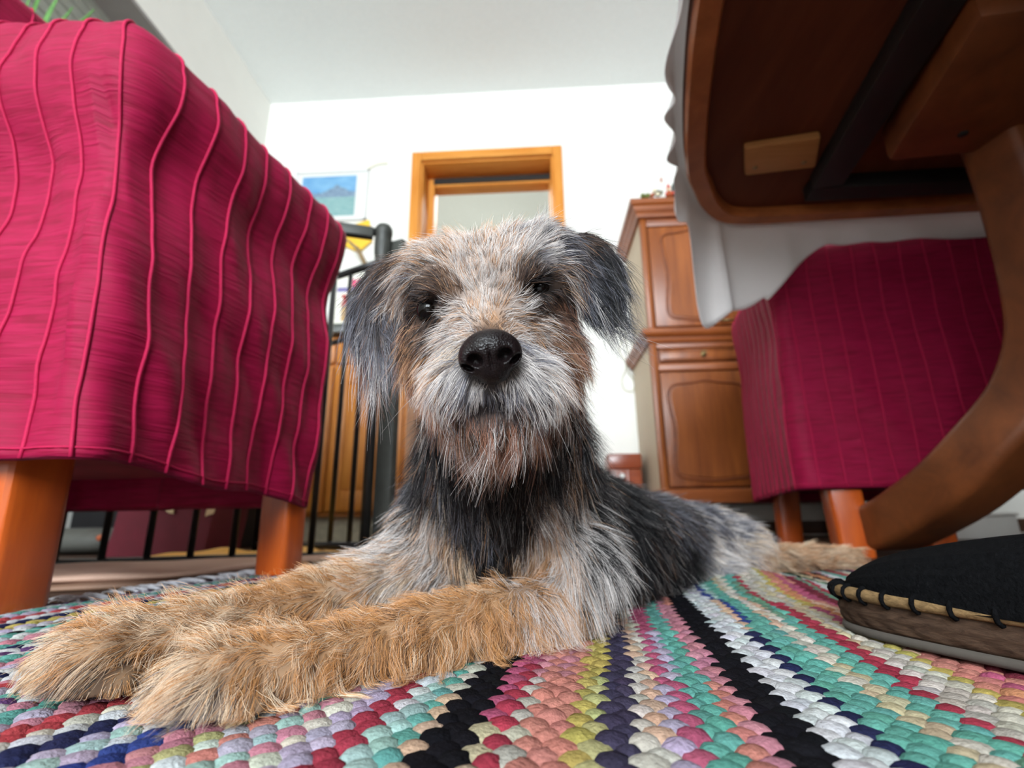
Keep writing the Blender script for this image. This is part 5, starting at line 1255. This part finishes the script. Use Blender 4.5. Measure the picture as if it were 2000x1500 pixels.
# clumps
ncl = 9000
legz = ((RP - CAM) @ AF < .34) & (RP[:, 2] < .062)
pcl = np.where(legz, .55, 1.0); pcl /= pcl.sum()
ci_ = rh.choice(N_, ncl, replace=False, p=pcl)
kd = kdtree.KDTree(ncl)
for i, k in enumerate(ci_): kd.insert(RP[k], i)
kd.balance()
cid = np.fromiter((kd.find(p)[1] for p in RP.tolist()), int, N_)
crand = rh.random((ncl, 3)); ctan = rh.normal(size=(ncl, 3)) * .22; clen = 1 + .22 * rh.normal(size=ncl)
tan = tan + ctan[cid] * np.where((RP[:, 2] < .062) & ((RP - CAM) @ AF < .34), 1.1, 1.0)[:, None]
d0 = tan * (1 - lift)[:, None] + RN * (lift * .95)[:, None]; d0 /= np.linalg.norm(d0, axis=1)[:, None]
Ls = Ls * np.clip(clen[cid], .55, 1.6) * np.clip(1 + .18 * rh.normal(size=N_), .45, 1.5)
long_ = rh.random(N_) < .012; Ls[long_] *= 1.45
NPT = 7
s = np.linspace(0, 1, NPT)
grav = np.array([0, 0, -1.]) * .30 + 0
side = np.cross(d0, RN); side /= np.linalg.norm(side, axis=1)[:, None] + 1e-9
ph = crand[cid, 0] * 6.28 + rh.normal(size=N_) * .35; fr_ = 7 + 4 * crand[cid, 1]
HP = RP[:, None, :] + Ls[:, None, None] * (d0[:, None, :] * s[None, :, None] + (tan * .35)[:, None, :] * (s ** 2)[None, :, None] + (grav - RN * .10)[:, None, :] * (s ** 2)[None, :, None] * .8)
HP += (side * wave[:, None])[:, None, :] * (np.sin(fr_[:, None] * s[None] + ph[:, None]) * s[None])[..., None]
HP += (RN * wave[:, None])[:, None, :] * (np.cos(fr_[:, None] * s[None] + ph[:, None]) * s[None] * .6)[..., None]
# draw strands of a clump together towards their tips
root = ci_[cid]
cpath = HP[root]
off = HP - cpath
pull = (clm * .92)[:, None] * (s ** 1.3)[None] * (rh.random(N_) < .88)[:, None]
HP = cpath + off * (1 - pull)[..., None]
HP[:, :, 2] = np.maximum(HP[:, :, 2], .0012)
HP = np.concatenate([RP[:, None, :] - RN[:, None, :] * .0008, HP[:, 1:, :]], 1)
# colours: the clump decides mostly, each hair a little
r1 = np.clip(.62 * crand[cid, 2] + .38 * rh.random(N_), 0, .9999)
r1 = np.where(rh.random(N_) < .28, rh.random(N_), r1)
pick = (np.cumsum(mixw, 1) < r1[:, None]).sum(1).clip(0, len(PK) - 1)
hc = palc[pick] * (1 + .13 * rh.normal(size=(N_, 1)))
tipc = np.where((rh.random(N_) < .10)[:, None], hc * .5 + .5 * np.array(PAL['s']), hc)
hc = np.clip(hc, .004, .9); tipc = np.clip(tipc, .004, .9)
pc = hc[:, None, :] * (.48 + .52 * np.clip(s * 1.6, 0, 1))[None, :, None] * (1 - s ** 2)[None, :, None] + tipc[:, None, :] * (s ** 2)[None, :, None]  # roots darkened so shade between the locks is in the hair colour
# widths
rw = .000075 + .00004 * np.clip((np.linalg.norm(RP - CAM, axis=1) - .25) / .25, 0, 2)
rad = rw[:, None] * (1.0 - .80 * s ** 1.5)[None]
# regions of the coat become parts of their own
hx_ = RP - W(965, 640, .27)
isear = (((RP - W(738, 630, .282)) @ AR) < .030 * 1) & (RP[:, 2] > .115) & (np.abs((RP - W(738, 630, .282)) @ AR) < .022) | ((RP - W(1172, 560, .282)) @ AR > -.020) & (RP[:, 2] > .13) & (np.linalg.norm(RP - W(1172, 560, .282), axis=1) < .05)
Dp_ = (RP - CAM) @ AF; ypx = 750 - F * ((RP - CAM) @ AU) / Dp_; xpx = 1000 + F * ((RP - CAM) @ AR) / Dp_
ishead = (Dp_ < .318) & (ypx < 905)
isbeard = ishead & (ypx > 795) & ~isear & (Dp_ < .262)
istail = (xpx > 1505) & (Dp_ > .6)
isleg = (ypx > 1065) & (Dp_ < .375) & ~ishead
lab = np.where(isear & ishead, 0, np.where(isbeard, 1, np.where(ishead, 2, np.where(istail, 3, np.where(isleg, 4, 5)))))
names = ('ear_fur', 'beard', 'head_fur', 'tail_fur', 'foreleg_fur', 'body_fur')
dl = np.array(dog.location)
def hair_obj(nm, P, R_, C_):
    n, k = P.shape[:2]
    h = bpy.data.hair_curves.new(nm); h.add_curves([k] * n)
    h.attributes['position'].data.foreach_set('vector', (P - dl).reshape(-1).astype(np.float32))
    ra = h.attributes.get('radius') or h.attributes.new('radius', 'FLOAT', 'POINT'); ra.data.foreach_set('value', R_.reshape(-1).astype(np.float32))
    cc = h.attributes.new('tint', 'FLOAT_COLOR', 'POINT'); cc.data.foreach_set('color', np.concatenate([C_, np.ones((n, k, 1))], -1).reshape(-1).astype(np.float32))
    h.materials.append(M['hair'])
    o = bpy.data.objects.new(nm, h); COL.objects.link(o); o.parent = dog; o['kind'] = 'stuff'
    return o
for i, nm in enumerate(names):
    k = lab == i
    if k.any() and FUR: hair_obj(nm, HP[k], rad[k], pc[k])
# whiskers
wp, wr_, wc_ = [], [], []
for px, py, ex_, ey_, L_ in ((880, 745, -.7, .9, .045), (870, 730, -.9, .5, .05), (1040, 735, .9, .35, .05), (1050, 720, 1, -.15, .055), (1045, 705, 1, -.4, .05), (1035, 750, .7, .9, .05), (900, 760, -.4, 1, .04), (1020, 760, .5, 1, .045), (1010, 570, -.5, .6, .03), (1030, 600, -.7, .35, .03), (905, 560, .5, .6, .03), (1100, 730, .9, .3, .04)):
    d = AF + (px - 1000) / F * AR - (py - 750) / F * AU
    hit = bvh.ray_cast(Vector(CAM), Vector(d).normalized())[0]
    if hit is None: continue
    b = np.array(hit); v = (ex_ * AR - ey_ * AU); v /= np.linalg.norm(v)
    P = np.array([b + L_ * .62 * (v * t + (-AF) * .35 * t * (1 - .7 * t) - AU * .35 * t * t) for t in s]); wp.append(P); wr_.append(.00010 * (1 - .8 * s)); wc_.append(np.tile(np.array(PAL['s']) * .6, (NPT, 1)))
if FUR: hair_obj('whiskers', np.array(wp), np.array(wr_), np.array(wc_))
# ---- eyes, nose, claws
me_, nt_, b_ = new_mat('eye_gloss'); b_.inputs['Base Color'].default_value = (.003, .002, .0015, 1); b_.inputs['Roughness'].default_value = .05; b_.inputs['Specular IOR Level'].default_value = .5; b_.inputs['IOR'].default_value = 1.30
for e in (EL, ER):
    V, Fs = ball(e + AF * .0050, .0068, k=28); mesh_obj('eye', V, Fs, me_, dog)
mn_, nt_, b_ = new_mat('nose_leather'); b_.inputs['Base Color'].default_value = (.0065, .0040, .0042, 1); b_.inputs['Roughness'].default_value = .29; b_.inputs['Specular IOR Level'].default_value = .2
tcn = nt_.nodes.new('ShaderNodeTexCoord'); vo = nt_.nodes.new('ShaderNodeTexVoronoi'); vo.inputs['Scale'].default_value = 1300; bp_ = nt_.nodes.new('ShaderNodeBump'); bp_.inputs['Strength'].default_value = .55; bp_.inputs['Distance'].default_value = .0004
nt_.links.new(tcn.outputs['Object'], vo.inputs['Vector']); nt_.links.new(vo.outputs['Distance'], bp_.inputs['Height']); nt_.links.new(bp_.outputs['Normal'], b_.inputs['Normal'])
nf = Field(NC - .021, NC + .021, .00055)
def nl(a, b, c): return NC + hr * a + hu * b + hw * c
nf.ell(nl(0, .0020, .001), (.0118, .0085, .0095), HA, .003)
nf.ell(nl(0, -.0058, .002), (.0078, .0068, .0080), HA, .004)
for s_ in (-1, 1):
    nf.ell(nl(s_ * .0086, -.0010, -.0005), (.0046, .0058, .0060), HA, .003)
    nf.ell(nl(s_ * .0062, -.0018, -.0080), (.0034, .0028, .0062), (np.array(hr) * math.cos(.5 * s_) + np.array(hu) * math.sin(.5 * s_), -np.array(hr) * math.sin(.5 * s_) + np.array(hu) * math.cos(.5 * s_), hw), .0012, True)
    nf.ell(nl(s_ * .0100, -.0040, -.0055), (.0034, .0013, .0056), (np.array(hr) * math.cos(.6 * s_) + np.array(hu) * math.sin(.6 * s_), -np.array(hr) * math.sin(.6 * s_) + np.array(hu) * math.cos(.6 * s_), hw), .0010, True)
nf.ell(nl(0, -.0070, -.0085), (.00055, .0085, .0030), HA, .0008, True)
nf.ell(nl(0, .0035, -.0115), (.0030, .0040, .0022), HA, .0030, True)
V, Fs = nf.mesh(); mesh_obj('nose', V, Fs, mn_, dog)
mc_ = mat_plain('claw_horn', lin((46, 46, 52)), .35, .5, noise=.3, nscale=300)
for t_ in toesA + toesB:
    c = W(*t_); d_ = -AF * .5 - AU * .45 - AR * .35; d_ = d_ - 0; d_[2] = -.35
    P = np.array([c + d_ * .006, c + d_ * .011 + np.array([0, 0, .0012]), c + d_ * .0145 + np.array([0, 0, -.0005]), c + d_ * .017 + np.array([0, 0, -.003])])
    P[:, 2] = np.maximum(P[:, 2], .002)
    V, Fs = sweep(P, circ(.0024, 8), up=(0, 0, 1), scale=[1, .9, .6, .15]); mesh_obj('claw', V, Fs, mc_, dog)
# things on the bare floor stand a rug's thickness lower than those on the rug
for o in list(SC.objects):
    if o.parent is None and o.name.split('.')[0] in ('buffet_cabinet', 'pine_base_unit', 'pet_gate', 'small_wooden_box', 'maroon_tote', 'grey_cushion', 'black_crate', 'yellow_towel', 'folded_blanket', 'tie_string', 'white_floor_box', 'white_pipe') or o.name == 'slipcovered_chair.001':
        o.location.z -= .007
for o in SC.objects:
    if o.parent is None and o.name.split('.')[0] == 'slipcovered_chair': o['group'] = 'red slipcovered chairs by the table'
    if o.parent is None and o.name.split('.')[0] == 'folded_blanket': o['group'] = 'blankets folded on the floor'
